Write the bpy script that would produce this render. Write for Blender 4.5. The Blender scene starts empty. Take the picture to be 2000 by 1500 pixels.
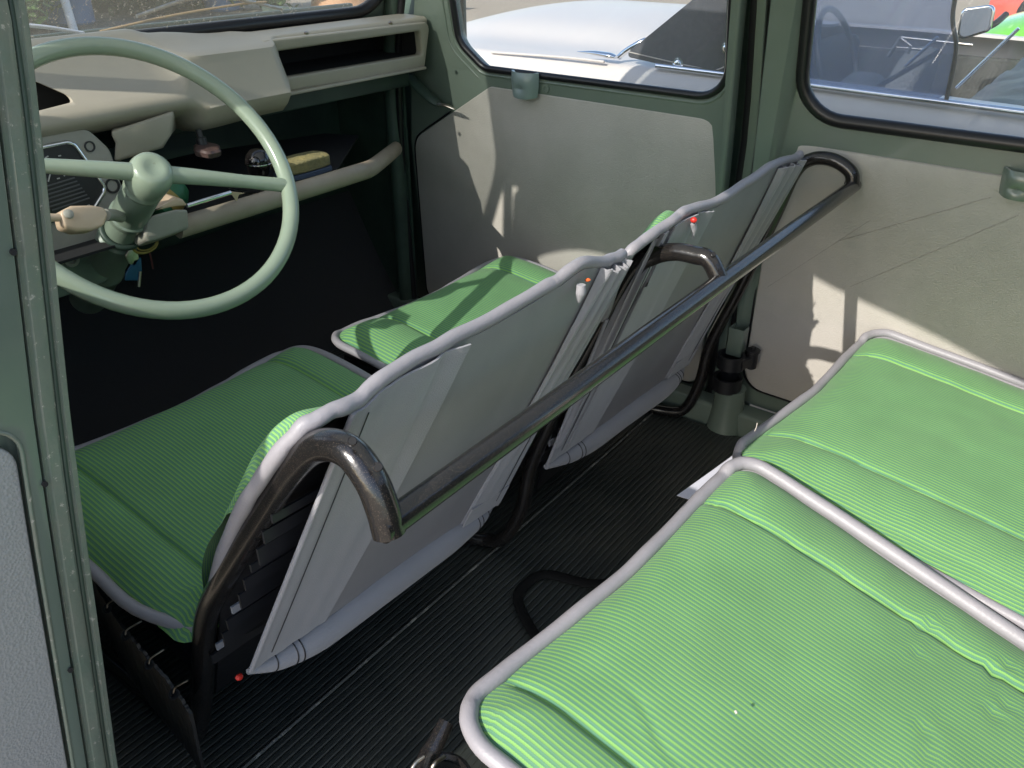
import bpy, bmesh, math, random
from mathutils import Vector, Matrix
R = math.radians
random.seed(7)
scene = bpy.context.scene
COL = scene.collection

# ---------------------------------------------------------------- camera
cam_d = bpy.data.cameras.new("camera")
cam = bpy.data.objects.new("camera", cam_d); COL.objects.link(cam)
cam_d.sensor_width = 36; cam_d.lens = 28.98; cam_d.clip_start = 0.02; cam_d.clip_end = 400
_a, _p = math.atan2(1400, 1854.3), math.atan2(920, 1610)
_h = Vector((math.cos(_a), math.sin(_a), 0))
_F = _h * math.cos(_p) + Vector((0, 0, -math.sin(_p)))
_R = Vector((_h.y, -_h.x, 0)); _U = _R.cross(_F)
cam.matrix_world = Matrix(((_R.x, _U.x, -_F.x, 0), (_R.y, _U.y, -_F.y, 0), (_R.z, _U.z, -_F.z, 0.93), (0, 0, 0, 1)))
scene.camera = cam

# ---------------------------------------------------------------- world, sun, exposure
world = bpy.data.worlds.new("World"); scene.world = world; world.use_nodes = True
wn = world.node_tree.nodes; wl = world.node_tree.links
SUND = Vector((1.0, -0.10, -0.65)).normalized()
sky = wn.new('ShaderNodeTexSky'); sky.sky_type = 'NISHITA'; sky.sun_disc = False
sky.sun_elevation = math.asin(-SUND.z); sky.sun_rotation = math.atan2(-SUND.x, -SUND.y)
bg = wn['Background']; bg.inputs['Strength'].default_value = 0.15
wl.new(sky.outputs[0], bg.inputs['Color'])
sun_d = bpy.data.lights.new("sun", 'SUN'); sun_d.energy = 2.75; sun_d.angle = R(0.5); sun_d.color = (1, 0.95, 0.87)
sun = bpy.data.objects.new("sun", sun_d); COL.objects.link(sun)
sun.rotation_euler = SUND.to_track_quat('-Z', 'Y').to_euler()
scene.view_settings.view_transform = 'Standard'; scene.view_settings.look = 'None'
scene.view_settings.gamma = 1; scene.view_settings.exposure = 1.05
try: scene.view_settings.use_curve_mapping = False
except Exception: pass

# ---------------------------------------------------------------- materials
MATS = {}
def mat(name, col, rough=0.5, metal=0.0, spec=0.5, coat=0.0, bump=None, var=None, sheen=0.0, flakes=None, wear=None, coord='Object'):
    m = bpy.data.materials.new(name); m.use_nodes = True
    n = m.node_tree.nodes; l = m.node_tree.links; b = n['Principled BSDF']
    b.inputs['Base Color'].default_value = (*col, 1); b.inputs['Roughness'].default_value = rough
    b.inputs['Metallic'].default_value = metal; b.inputs['Specular IOR Level'].default_value = spec
    b.inputs['Coat Weight'].default_value = coat; b.inputs['Coat Roughness'].default_value = 0.08
    b.inputs['Sheen Weight'].default_value = sheen
    geo = n.new('ShaderNodeNewGeometry')
    src = geo.outputs['Position']
    last = None
    if var:      # (scale, amount, color2)
        t = n.new('ShaderNodeTexNoise'); t.inputs['Scale'].default_value = var[0]; t.inputs['Detail'].default_value = 6
        t.inputs['Roughness'].default_value = 0.65
        l.new(src, t.inputs['Vector'])
        mr = n.new('ShaderNodeMapRange'); mr.inputs[1].default_value = 0.38; mr.inputs[2].default_value = 0.68
        mr.inputs[4].default_value = var[1]; l.new(t.outputs['Fac'], mr.inputs[0])
        mx = n.new('ShaderNodeMix'); mx.data_type = 'RGBA'; mx.inputs[6].default_value = (*col, 1); mx.inputs[7].default_value = (*var[2], 1)
        l.new(mr.outputs[0], mx.inputs[0]); last = mx.outputs[2]
    if wear:     # (scale, threshold, color)  small chips and specks
        t = n.new('ShaderNodeTexNoise'); t.inputs['Scale'].default_value = wear[0]; t.inputs['Detail'].default_value = 9
        t.inputs['Roughness'].default_value = 0.75; l.new(src, t.inputs['Vector'])
        mr = n.new('ShaderNodeMapRange'); mr.inputs[1].default_value = wear[1]; mr.inputs[2].default_value = wear[1] + 0.02
        l.new(t.outputs['Fac'], mr.inputs[0])
        mx = n.new('ShaderNodeMix'); mx.data_type = 'RGBA'
        if last: l.new(last, mx.inputs[6])
        else: mx.inputs[6].default_value = (*col, 1)
        mx.inputs[7].default_value = (*wear[2], 1); l.new(mr.outputs[0], mx.inputs[0]); last = mx.outputs[2]
    if flakes:   # (scale, threshold, color)
        t = n.new('ShaderNodeTexVoronoi'); t.inputs['Scale'].default_value = flakes[0]
        l.new(src, t.inputs['Vector'])
        mr = n.new('ShaderNodeMapRange'); mr.inputs[1].default_value = flakes[1]; mr.inputs[2].default_value = flakes[1] * 0.5
        l.new(t.outputs['Distance'], mr.inputs[0])
        mx = n.new('ShaderNodeMix'); mx.data_type = 'RGBA'
        if last: l.new(last, mx.inputs[6])
        else: mx.inputs[6].default_value = (*col, 1)
        mx.inputs[7].default_value = (*flakes[2], 1); l.new(mr.outputs[0], mx.inputs[0]); last = mx.outputs[2]
    if last: l.new(last, b.inputs['Base Color'])
    if bump:     # (kind, scale, strength, distance)
        if bump[0] == 'noise':
            t = n.new('ShaderNodeTexNoise'); t.inputs['Detail'].default_value = 5; o = t.outputs['Fac']
        else:
            t = n.new('ShaderNodeTexVoronoi'); o = t.outputs['Distance']
        t.inputs['Scale'].default_value = bump[1]; l.new(src, t.inputs['Vector'])
        bp = n.new('ShaderNodeBump'); bp.inputs['Strength'].default_value = bump[2]; bp.inputs['Distance'].default_value = bump[3]
        l.new(o, bp.inputs['Height']); l.new(bp.outputs[0], b.inputs['Normal'])
    MATS[name] = m
    return m

paint = mat('green_paint', (.130, .165, .134), .27, coat=.5, bump=('noise', 9, .06, .004), var=(14, .5, (.15, .182, .150)), wear=(60, .74, (.30, .31, .27)))
paint_worn = mat('worn_green_paint', (.145, .185, .145), .36, coat=.25, bump=('noise', 160, .5, .0016), var=(30, .9, (.19, .20, .16)), wear=(120, .60, (.40, .39, .33)))
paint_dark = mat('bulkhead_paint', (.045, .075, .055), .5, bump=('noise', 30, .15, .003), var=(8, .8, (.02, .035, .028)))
wheel_m = mat('wheel_enamel', (.285, .350, .262), .24, coat=.4, bump=('noise', 40, .05, .002), var=(22, .6, (.32, .37, .27)), wear=(45, .69, (.24, .27, .19)))
trim = mat('trim_vinyl', (.42, .395, .36), .48, bump=('voronoi', 420, .35, .0012), var=(3.2, .8, (.31, .30, .26)), wear=(26, .745, (.17, .155, .13)))
trim_near = mat('grained_vinyl', (.36, .36, .35), .46, bump=('voronoi', 460, .4, .0012), var=(3, .5, (.33, .33, .33)))
dash_m = mat('dash_plastic', (.365, .335, .265), .45, bump=('noise', 190, .12, .001), var=(11, .7, (.335, .31, .25)), wear=(34, .695, (.24, .21, .16)))
cream = mat('cream_plastic', (.62, .47, .33), .38, bump=('noise', 60, .1, .001), var=(25, .6, (.56, .40, .25)))
cream_grey = mat('grey_plastic', (.33, .32, .27), .5, var=(25, .6, (.28, .27, .22)))
vinyl = mat('grey_piping', (.30, .285, .305), .46, bump=('noise', 240, .35, .0012), var=(20, .5, (.26, .25, .27)))
cloth = mat('grey_canvas', (.285, .28, .30), .62, sheen=.3, bump=('voronoi', 900, .45, .0008), var=(12, .7, (.25, .25, .265)))
board = mat('grey_board', (.285, .277, .290), .58, bump=('voronoi', 800, .25, .0008), var=(10, .7, (.26, .25, .26)))
blackv = mat('black_vinyl', (.012, .012, .014), .42, bump=('noise', 90, .3, .002))
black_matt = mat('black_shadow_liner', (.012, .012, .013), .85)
tube_m = mat('black_tube_paint', (.011, .010, .010), .22, coat=.35, bump=('noise', 300, .25, .0010), flakes=(900, .24, (.12, .09, .065)))
rubber = mat('seal_rubber', (.010, .010, .012), .35, bump=('noise', 120, .1, .001))
bare = mat('bare_metal', (.55, .53, .48), .35, metal=1.0, var=(60, .8, (.30, .20, .12)))
chrome = mat('chrome', (.78, .79, .82), .13, metal=1.0)
dark_plastic = mat('dark_plastic', (.02, .02, .022), .3)
black_gloss = mat('black_bakelite', (.008, .007, .007), .12, coat=.6)
red_m = mat('red_plastic', (.60, .03, .02), .4)
orange_m = mat('orange_plastic', (.75, .15, .04), .45)
sponge_m = mat('sponge_yellow', (.17, .155, .07), .85, bump=('noise', 120, .8, .004), var=(40, .7, (.30, .25, .09)))
scour_m = mat('sponge_blue', (.05, .07, .11), .9, bump=('noise', 200, .8, .003))
keyblue = mat('key_tag_blue', (.01, .07, .14), .4)
yellow_m = mat('yellow_cord', (.30, .22, .05), .5)
green_m = mat('bottle_green', (.02, .12, .05), .4)
redcord = mat('dark_red_cord', (.07, .012, .012), .6)
paper = mat('white_card', (.62, .62, .70), .6)
white_pl = mat('white_plastic', (.75, .75, .78), .35)
carpaint = mat('white_car_paint', (.68, .61, .56), .45, spec=.3, coat=.12, var=(2, .5, (.62, .58, .56)))
limepaint = mat('lime_car_paint', (.20, .62, .05), .25, coat=.6)
redpaint = mat('red_car_paint', (.62, .10, .07), .3, coat=.6)
roadcloth = mat('black_hood_cloth', (.045, .047, .058), .7, bump=('voronoi', 600, .5, .001), var=(60, .7, (.075, .075, .085)), wear=(38, .70, (.30, .29, .27)))
inner_dark = mat('roadster_carpet', (.025, .026, .025), .8, bump=('noise', 80, .6, .006), var=(30, .8, (.06, .06, .055)))
mesh_beige = mat('perforated_vinyl', (.30, .28, .22), .6, bump=('voronoi', 90, .8, .004), flakes=(95, .28, (.10, .09, .07)))
wood = mat('rusty_post', (.42, .25, .15), .8, var=(8, .7, (.30, .16, .09)))
barrel_m = mat('blue_barrel_plastic', (.06, .16, .34), .5, var=(5, .7, (.10, .22, .40)))
bark = mat('bark', (.10, .075, .05), .9, bump=('noise', 30, .6, .02))
concrete = mat('pale_concrete', (.52, .47, .42), .85, var=(4, .6, (.42, .38, .33)))
orange_paint = mat('orange_drum_paint', (.60, .32, .16), .6, var=(5, .6, (.45, .22, .10)))

def leafmat(name, c1, c2):
    m = mat(name, c1, .6, var=(2.2, 1.0, c2)); return m
leaf_a = leafmat('leaf_green', (.055, .115, .025), (.09, .17, .035))
leaf_b = leafmat('leaf_dark', (.030, .055, .022), (.055, .085, .03))

def stripe_mat():
    m = bpy.data.materials.new('green_striped_cloth'); m.use_nodes = True
    n = m.node_tree.nodes; l = m.node_tree.links; b = n['Principled BSDF']
    uv = n.new('ShaderNodeUVMap'); uv.uv_map = 'UVMap'
    nz = n.new('ShaderNodeTexNoise'); nz.inputs['Scale'].default_value = 9; nz.inputs['Detail'].default_value = 2
    l.new(uv.outputs[0], nz.inputs['Vector'])
    sep = n.new('ShaderNodeSeparateXYZ'); l.new(uv.outputs[0], sep.inputs[0])
    wob = n.new('ShaderNodeMath'); wob.operation = 'MULTIPLY_ADD'; wob.inputs[1].default_value = .004
    l.new(nz.outputs['Fac'], wob.inputs[0]); l.new(sep.outputs['X'], wob.inputs[2])
    # tiny stitch wobble along the thread
    st = n.new('ShaderNodeMath'); st.operation = 'MULTIPLY'; st.inputs[1].default_value = 2600.0; l.new(sep.outputs['Y'], st.inputs[0])
    sn = n.new('ShaderNodeMath'); sn.operation = 'SINE'; l.new(st.outputs[0], sn.inputs[0])
    sw = n.new('ShaderNodeMath'); sw.operation = 'MULTIPLY_ADD'; sw.inputs[1].default_value = .00016
    l.new(sn.outputs[0], sw.inputs[0]); l.new(wob.outputs[0], sw.inputs[2])
    dv = n.new('ShaderNodeMath'); dv.operation = 'MULTIPLY'; dv.inputs[1].default_value = 1 / .0054; l.new(sw.outputs[0], dv.inputs[0])
    fr = n.new('ShaderNodeMath'); fr.operation = 'FRACT'; l.new(dv.outputs[0], fr.inputs[0])
    cr = n.new('ShaderNodeValToRGB'); cr.color_ramp.interpolation = 'LINEAR'
    e = cr.color_ramp.elements
    G = (.185, .380, .098, 1); T = (.088, .222, .130, 1); D = (.045, .140, .085, 1)
    e[0].position = 0; e[0].color = D; e[1].position = 1; e[1].color = D
    for p, c in ((.05, G), (.46, G), (.50, D), (.54, T), (.95, T)):
        k = e.new(p); k.color = c
    l.new(fr.outputs[0], cr.inputs[0])
    n2 = n.new('ShaderNodeTexNoise'); n2.inputs['Scale'].default_value = 1500; l.new(uv.outputs[0], n2.inputs['Vector'])
    n3 = n.new('ShaderNodeTexNoise'); n3.inputs['Scale'].default_value = 14; n3.inputs['Detail'].default_value = 4; l.new(uv.outputs[0], n3.inputs['Vector'])
    ad = n.new('ShaderNodeMath'); ad.operation = 'MULTIPLY_ADD'; ad.inputs[1].default_value = .55; ad.inputs[2].default_value = .62; l.new(n2.outputs['Fac'], ad.inputs[0])
    a2 = n.new('ShaderNodeMath'); a2.operation = 'MULTIPLY_ADD'; a2.inputs[1].default_value = .3; l.new(n3.outputs['Fac'], a2.inputs[0]); l.new(ad.outputs[0], a2.inputs[2])
    mx = n.new('ShaderNodeVectorMath'); mx.operation = 'SCALE'; l.new(cr.outputs[0], mx.inputs[0]); l.new(a2.outputs[0], mx.inputs['Scale'])
    n4 = n.new('ShaderNodeTexNoise'); n4.inputs['Scale'].default_value = 6; n4.inputs['Detail'].default_value = 7; n4.inputs['Roughness'].default_value = .7; l.new(uv.outputs[0], n4.inputs['Vector'])
    m4 = n.new('ShaderNodeMapRange'); m4.inputs[1].default_value = .45; m4.inputs[2].default_value = .75; m4.inputs[4].default_value = .18; l.new(n4.outputs['Fac'], m4.inputs[0])
    fd_ = n.new('ShaderNodeMix'); fd_.data_type = 'RGBA'; l.new(m4.outputs[0], fd_.inputs[0]); l.new(mx.outputs[0], fd_.inputs[6]); fd_.inputs[7].default_value = (.20, .33, .15, 1)
    l.new(fd_.outputs[2], b.inputs['Base Color'])
    b.inputs['Roughness'].default_value = .85; b.inputs['Sheen Weight'].default_value = .08
    pp = n.new('ShaderNodeMath'); pp.operation = 'PINGPONG'; pp.inputs[1].default_value = .25; l.new(fr.outputs[0], pp.inputs[0])
    ad2 = n.new('ShaderNodeMath'); ad2.operation = 'MULTIPLY_ADD'; ad2.inputs[1].default_value = .12; l.new(n2.outputs['Fac'], ad2.inputs[0]); l.new(pp.outputs[0], ad2.inputs[2])
    bp = n.new('ShaderNodeBump'); bp.inputs['Strength'].default_value = .38; bp.inputs['Distance'].default_value = .0018
    l.new(ad2.outputs[0], bp.inputs['Height']); l.new(bp.outputs[0], b.inputs['Normal'])
    return m
stripes = stripe_mat()

def rib_mat():
    m = mat('ribbed_rubber', (.026, .030, .027), .42, var=(5, 1.0, (.048, .050, .042)), wear=(150, .68, (.17, .155, .13)))
    n = m.node_tree.nodes; l = m.node_tree.links; b = n['Principled BSDF']
    geo = n.new('ShaderNodeNewGeometry'); sep = n.new('ShaderNodeSeparateXYZ'); l.new(geo.outputs['Position'], sep.inputs[0])
    nz = n.new('ShaderNodeTexNoise'); nz.inputs['Scale'].default_value = 4; l.new(geo.outputs['Position'], nz.inputs['Vector'])
    ad = n.new('ShaderNodeMath'); ad.operation = 'MULTIPLY_ADD'; ad.inputs[1].default_value = .010; l.new(nz.outputs['Fac'], ad.inputs[0]); l.new(sep.outputs['Y'], ad.inputs[2])
    mu = n.new('ShaderNodeMath'); mu.operation = 'MULTIPLY'; mu.inputs[1].default_value = 1 / .0105; l.new(ad.outputs[0], mu.inputs[0])
    pp = n.new('ShaderNodeMath'); pp.operation = 'PINGPONG'; pp.inputs[1].default_value = .5; l.new(mu.outputs[0], pp.inputs[0])
    mr = n.new('ShaderNodeMapRange'); mr.inputs[1].default_value = .0; mr.inputs[2].default_value = .22; l.new(pp.outputs[0], mr.inputs[0])
    bp = n.new('ShaderNodeBump'); bp.inputs['Strength'].default_value = .6; bp.inputs['Distance'].default_value = .0025
    l.new(mr.outputs[0], bp.inputs['Height']); l.new(bp.outputs[0], b.inputs['Normal'])
    return m
ribbed = rib_mat()

def glass_mat(name, tint=(.93, .95, .95), refl=.06, dirt=0.15, dirtcol=(.55, .50, .42), speck=.66, haze=.04, sc=70):
    m = bpy.data.materials.new(name); m.use_nodes = True
    n = m.node_tree.nodes; l = m.node_tree.links
    for x in list(n):
        if x.type != 'OUTPUT_MATERIAL': n.remove(x)
    out = [x for x in n if x.type == 'OUTPUT_MATERIAL'][0]
    tr = n.new('ShaderNodeBsdfTransparent'); tr.inputs[0].default_value = (*tint, 1)
    gl = n.new('ShaderNodeBsdfGlossy'); gl.inputs['Roughness'].default_value = .02
    lw = n.new('ShaderNodeLayerWeight'); lw.inputs[0].default_value = .5
    pw = n.new('ShaderNodeMath'); pw.operation = 'POWER'; pw.inputs[1].default_value = 4.0; l.new(lw.outputs['Facing'], pw.inputs[0])
    mr = n.new('ShaderNodeMapRange'); mr.inputs[3].default_value = refl; mr.inputs[4].default_value = .8
    l.new(pw.outputs[0], mr.inputs[0])
    m1 = n.new('ShaderNodeMixShader'); l.new(mr.outputs[0], m1.inputs[0]); l.new(tr.outputs[0], m1.inputs[1]); l.new(gl.outputs[0], m1.inputs[2])
    df = n.new('ShaderNodeBsdfDiffuse'); df.inputs[0].default_value = (*dirtcol, 1)
    tl = n.new('ShaderNodeBsdfTranslucent'); tl.inputs[0].default_value = (*dirtcol, 1)
    dd = n.new('ShaderNodeMixShader'); dd.inputs[0].default_value = .5; l.new(df.outputs[0], dd.inputs[1]); l.new(tl.outputs[0], dd.inputs[2])
    geo = n.new('ShaderNodeNewGeometry')
    t = n.new('ShaderNodeTexNoise'); t.inputs['Scale'].default_value = sc; t.inputs['Detail'].default_value = 8; t.inputs['Roughness'].default_value = .8
    l.new(geo.outputs['Position'], t.inputs['Vector'])
    m2r = n.new('ShaderNodeMapRange'); m2r.inputs[1].default_value = speck; m2r.inputs[2].default_value = speck + .06
    m2r.inputs[3].default_value = haze; m2r.inputs[4].default_value = dirt + haze; l.new(t.outputs['Fac'], m2r.inputs[0])
    m2 = n.new('ShaderNodeMixShader'); l.new(m2r.outputs[0], m2.inputs[0]); l.new(m1.outputs[0], m2.inputs[1]); l.new(dd.outputs[0], m2.inputs[2])
    l.new(m2.outputs[0], out.inputs[0])
    return m
glass_side = glass_mat('door_glass', refl=.025, dirt=.22, speck=.67, haze=.11, sc=240)
glass_ws = glass_mat('dirty_windscreen_glass', refl=.03, dirt=.70, speck=.585, haze=.16, dirtcol=(.60, .53, .42), sc=110)
plastic_pane = glass_mat('hazy_blue_plastic_pane', tint=(.66, .70, .80), refl=.08, dirt=.25, speck=.66, haze=.30, dirtcol=(.36, .41, .54))

def ground_mat():
    m = mat('gravel_ground', (.46, .37, .27), .95, bump=('noise', 45, .8, .02), var=(.45, .7, (.36, .28, .20)), wear=(9, .70, (.22, .19, .16)))
    return m
ground_m = ground_mat()
gravel_dark = mat('grey_gravel_strip', (.14, .13, .12), .95, bump=('voronoi', 25, 1.0, .03), var=(6, .8, (.22, .21, .19)))

# ---------------------------------------------------------------- helpers
def link(o, parent=None):
    COL.objects.link(o)
    if parent is not None:
        base = parent
        off = Vector((0, 0, 0))
        while base is not None:
            off += base.location; base = base.parent
        # vertices are written in world coordinates: move them into the parent's frame
        if o.type == 'MESH':
            o.data.transform(Matrix.Translation(-off))
        o.parent = parent
    return o
def thing(name, label, cat, loc=(0, 0, 0), group=None, kind=None):
    o = bpy.data.objects.new(name, None); COL.objects.link(o); o.location = loc
    o.empty_display_size = .05
    o['label'] = label; o['category'] = cat
    if group: o['group'] = group
    if kind: o['kind'] = kind
    return o
def tag(o, label, cat, group=None, kind=None):
    if label: o['label'] = label
    if cat: o['category'] = cat
    if group: o['group'] = group
    if kind: o['kind'] = kind
    return o
def fin(name, me, m, parent=None, smooth=35, solid=0, bevel=0, sub=0, off=0):
    if m and not me.materials: me.materials.append(m)
    o = bpy.data.objects.new(name, me)
    if solid or bevel or sub:
        COL.objects.link(o)
        if solid:
            md = o.modifiers.new('s', 'SOLIDIFY'); md.thickness = solid; md.offset = off
        if bevel:
            md = o.modifiers.new('b', 'BEVEL'); md.width = bevel; md.segments = 3; md.limit_method = 'ANGLE'; md.angle_limit = R(35)
        if sub:
            md = o.modifiers.new('u', 'SUBSURF'); md.levels = sub; md.render_levels = sub
        dg = bpy.context.evaluated_depsgraph_get(); me2 = bpy.data.meshes.new_from_object(o.evaluated_get(dg))
        bpy.data.objects.remove(o); o = bpy.data.objects.new(name, me2); me = me2
    if smooth:
        for p in me.polygons: p.use_smooth = True
        try: me.set_sharp_from_angle(angle=R(smooth))
        except Exception: pass
    return link(o, parent)
def pymesh(verts, faces, uv=None):
    me = bpy.data.meshes.new('m'); me.from_pydata([tuple(v) for v in verts], [], faces); me.update()
    if uv:
        ul = me.uv_layers.new(name='UVMap')
        for lp in me.loops: ul.data[lp.index].uv = uv[lp.vertex_index]
    return me
def fixn(me):
    bm = bmesh.new(); bm.from_mesh(me); bmesh.ops.recalc_face_normals(bm, faces=bm.faces); bm.to_mesh(me); bm.free(); return me
def grid(fn, nu, nv, uvfn=None, closeu=False):
    V = []; UV = []
    for j in range(nv + 1):
        for i in range(nu + 1):
            u, v = i / nu, j / nv
            V.append(Vector(fn(u, v)))
            if uvfn: UV.append(uvfn(u, v))
    F = []
    for j in range(nv):
        for i in range(nu):
            a = j * (nu + 1) + i
            F.append((a, a + 1, a + nu + 2, a + nu + 1))
    return pymesh(V, F, UV if uvfn else None)
def catmull(pts, n=8, closed=False):
    P = [Vector(p) for p in pts]; out = []
    N = len(P); seg = N if closed else N - 1
    for i in range(seg):
        p0 = P[(i - 1) % N] if (closed or i > 0) else P[0] * 2 - P[1]
        p1 = P[i]; p2 = P[(i + 1) % N]
        p3 = P[(i + 2) % N] if (closed or i < N - 2) else P[-1] * 2 - P[-2]
        for k in range(n):
            t = k / n
            out.append(.5 * ((2 * p1) + (p2 - p0) * t + (2 * p0 - 5 * p1 + 4 * p2 - p3) * t * t + (3 * p1 - p0 - 3 * p2 + p3) * t ** 3))
    if not closed: out.append(P[-1])
    return out
def interp(xs, ys, x):
    if x <= xs[0]: return ys[0]
    for i in range(len(xs) - 1):
        if x <= xs[i + 1]:
            t = (x - xs[i]) / (xs[i + 1] - xs[i] + 1e-12); return ys[i] + (ys[i + 1] - ys[i]) * t
    return ys[-1]
def tubemesh(pts, r, sides=14, smooth=6, closed=False, cap=True, flat=1.0, rfn=None, up=None):
    P = catmull(pts, smooth, closed) if smooth else [Vector(p) for p in pts]
    n = len(P); V = []; F = []
    def rad(t):
        if rfn: return rfn(t)
        if isinstance(r, (list, tuple)):
            return interp([k / (len(r) - 1) for k in range(len(r))], list(r), t)
        return r
    T = []
    for i in range(n):
        a = P[(i - 1) % n] if (closed or i) else P[0]; b = P[(i + 1) % n] if (closed or i < n - 1) else P[-1]
        T.append((b - a).normalized())
    nrm = Vector(up) if up else (Vector((0, 0, 1)) if abs(T[0].z) < .9 else Vector((1, 0, 0)))
    nrm = (nrm - T[0] * nrm.dot(T[0])).normalized()
    for i in range(n):
        nrm = (nrm - T[i] * nrm.dot(T[i])).normalized(); bi = T[i].cross(nrm)
        rr = rad(i / max(1, n - 1))
        for k in range(sides):
            a = 2 * math.pi * k / sides
            V.append(P[i] + nrm * (math.cos(a) * rr * flat) + bi * (math.sin(a) * rr))
    m = n if closed else n - 1
    for i in range(m):
        for k in range(sides):
            a = i * sides + k; b = i * sides + (k + 1) % sides
            c = ((i + 1) % n) * sides + (k + 1) % sides; d = ((i + 1) % n) * sides + k
            F.append((a, b, c, d))
    if cap and not closed:
        F.append(tuple(range(sides))[::-1]); F.append(tuple((n - 1) * sides + k for k in range(sides)))
    return fixn(pymesh(V, F))
def tube(name, pts, r, m, parent=None, **k):
    sm = k.pop('angle', 50)
    return fin(name, tubemesh(pts, r, **k), m, parent, smooth=sm)
def joinm(meshes):
    bm = bmesh.new()
    for me in meshes: bm.from_mesh(me)
    me = bpy.data.meshes.new('j'); bm.to_mesh(me); bm.free(); return me
def boxmesh(c, s, rot=None):
    bm = bmesh.new(); bmesh.ops.create_cube(bm, size=1)
    M = Matrix.Translation(c) @ (rot.to_4x4() if rot else Matrix.Identity(4)) @ Matrix.Diagonal((*s, 1))
    bmesh.ops.transform(bm, matrix=M, verts=bm.verts); me = bpy.data.meshes.new('b'); bm.to_mesh(me); bm.free(); return me
def box(name, c, s, m, parent=None, rot=None, bevel=.002):
    return fin(name, boxmesh(c, s, rot), m, parent, bevel=bevel)
def lathemesh(prof, base, axis, sides=32, ref=None):
    ax = Vector(axis).normalized(); r_ = Vector(ref) if ref else (Vector((1, 0, 0)) if abs(ax.x) < .8 else Vector((0, 1, 0)))
    u = (r_ - ax * r_.dot(ax)).normalized(); v = ax.cross(u); V = []; F = []
    for (r, h) in prof:
        for k in range(sides):
            a = 2 * math.pi * k / sides; V.append(Vector(base) + ax * h + u * (math.cos(a) * r) + v * (math.sin(a) * r))
    for i in range(len(prof) - 1):
        for k in range(sides):
            F.append((i * sides + k, i * sides + (k + 1) % sides, (i + 1) * sides + (k + 1) % sides, (i + 1) * sides + k))
    F.append(tuple(range(sides))[::-1]); F.append(tuple((len(prof) - 1) * sides + k for k in range(sides)))
    return fixn(pymesh(V, F))
def lathe(name, prof, base, axis, m, parent=None, sides=32, angle=40):
    return fin(name, lathemesh(prof, base, axis, sides), m, parent, smooth=angle)
def fillet(pts, rad, n=6):
    out = []; N = len(pts)
    for i in range(N):
        r = rad[i] if isinstance(rad, (list, tuple)) else rad
        p = Vector(pts[i]).to_3d(); a = Vector(pts[i - 1]).to_3d(); b = Vector(pts[(i + 1) % N]).to_3d()
        if r <= 0: out.append((p.x, p.y)); continue
        da = (a - p).normalized(); db = (b - p).normalized(); ang = da.angle(db)
        if ang > math.pi - .02: out.append((p.x, p.y)); continue
        d = min(r / math.tan(ang / 2), (a - p).length * .49, (b - p).length * .49); rr = d * math.tan(ang / 2)
        c = p + (da + db).normalized() * (rr / math.sin(ang / 2)); s = p + da * d - c; e = p + db * d - c
        tot = s.angle(e); cr = s.cross(e).z
        for k in range(n + 1):
            t = tot * k / n * (1 if cr > 0 else -1)
            q = Vector((s.x * math.cos(t) - s.y * math.sin(t), s.x * math.sin(t) + s.y * math.cos(t), 0)) + c
            out.append((q.x, q.y))
    return out
def platemesh(loops, thick, fn, bevel=0.0, dens=0):
    """flat plate with holes; loops are 2-D (a,b); fn maps (a,b,c) to world"""
    cu = bpy.data.curves.new('c', 'CURVE'); cu.dimensions = '2D'; cu.fill_mode = 'BOTH'
    cu.extrude = max(thick / 2 - bevel, .0002); cu.bevel_depth = bevel; cu.bevel_resolution = 2; cu.offset = -bevel
    for lp in loops:
        s = cu.splines.new('POLY'); s.points.add(len(lp) - 1); s.use_cyclic_u = True
        for i, p in enumerate(lp): s.points[i].co = (p[0], p[1], 0, 1)
    o = bpy.data.objects.new('c', cu); COL.objects.link(o)
    dg = bpy.context.evaluated_depsgraph_get(); me = bpy.data.meshes.new_from_object(o.evaluated_get(dg))
    bpy.data.objects.remove(o)
    me.materials.clear()
    bm = bmesh.new(); bm.from_mesh(me); bmesh.ops.remove_doubles(bm, verts=bm.verts, dist=1e-5)
    for v in bm.verts: v.co = Vector(fn(v.co.x, v.co.y, v.co.z))
    bmesh.ops.recalc_face_normals(bm, faces=bm.faces); bm.to_mesh(me); bm.free()
    return me
def plate(name, loops, thick, fn, m, parent=None, bevel=0.0, angle=30):
    return fin(name, platemesh(loops, thick, fn, bevel), m, parent, smooth=angle)
def boolean(me, cutters):
    o = bpy.data.objects.new('t', me); COL.objects.link(o); cs = []
    for c in cutters:
        co = bpy.data.objects.new('c', c); COL.objects.link(co); cs.append(co)
        md = o.modifiers.new('b', 'BOOLEAN'); md.object = co; md.operation = 'DIFFERENCE'; md.solver = 'EXACT'
    dg = bpy.context.evaluated_depsgraph_get(); me2 = bpy.data.meshes.new_from_object(o.evaluated_get(dg))
    bpy.data.objects.remove(o)
    for co in cs: bpy.data.objects.remove(co)
    return me2
def V3(*a): return Vector(a)
def noise(x, y, z=0):
    from mathutils import noise as nz
    return nz.noise(Vector((x, y, z)))

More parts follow.
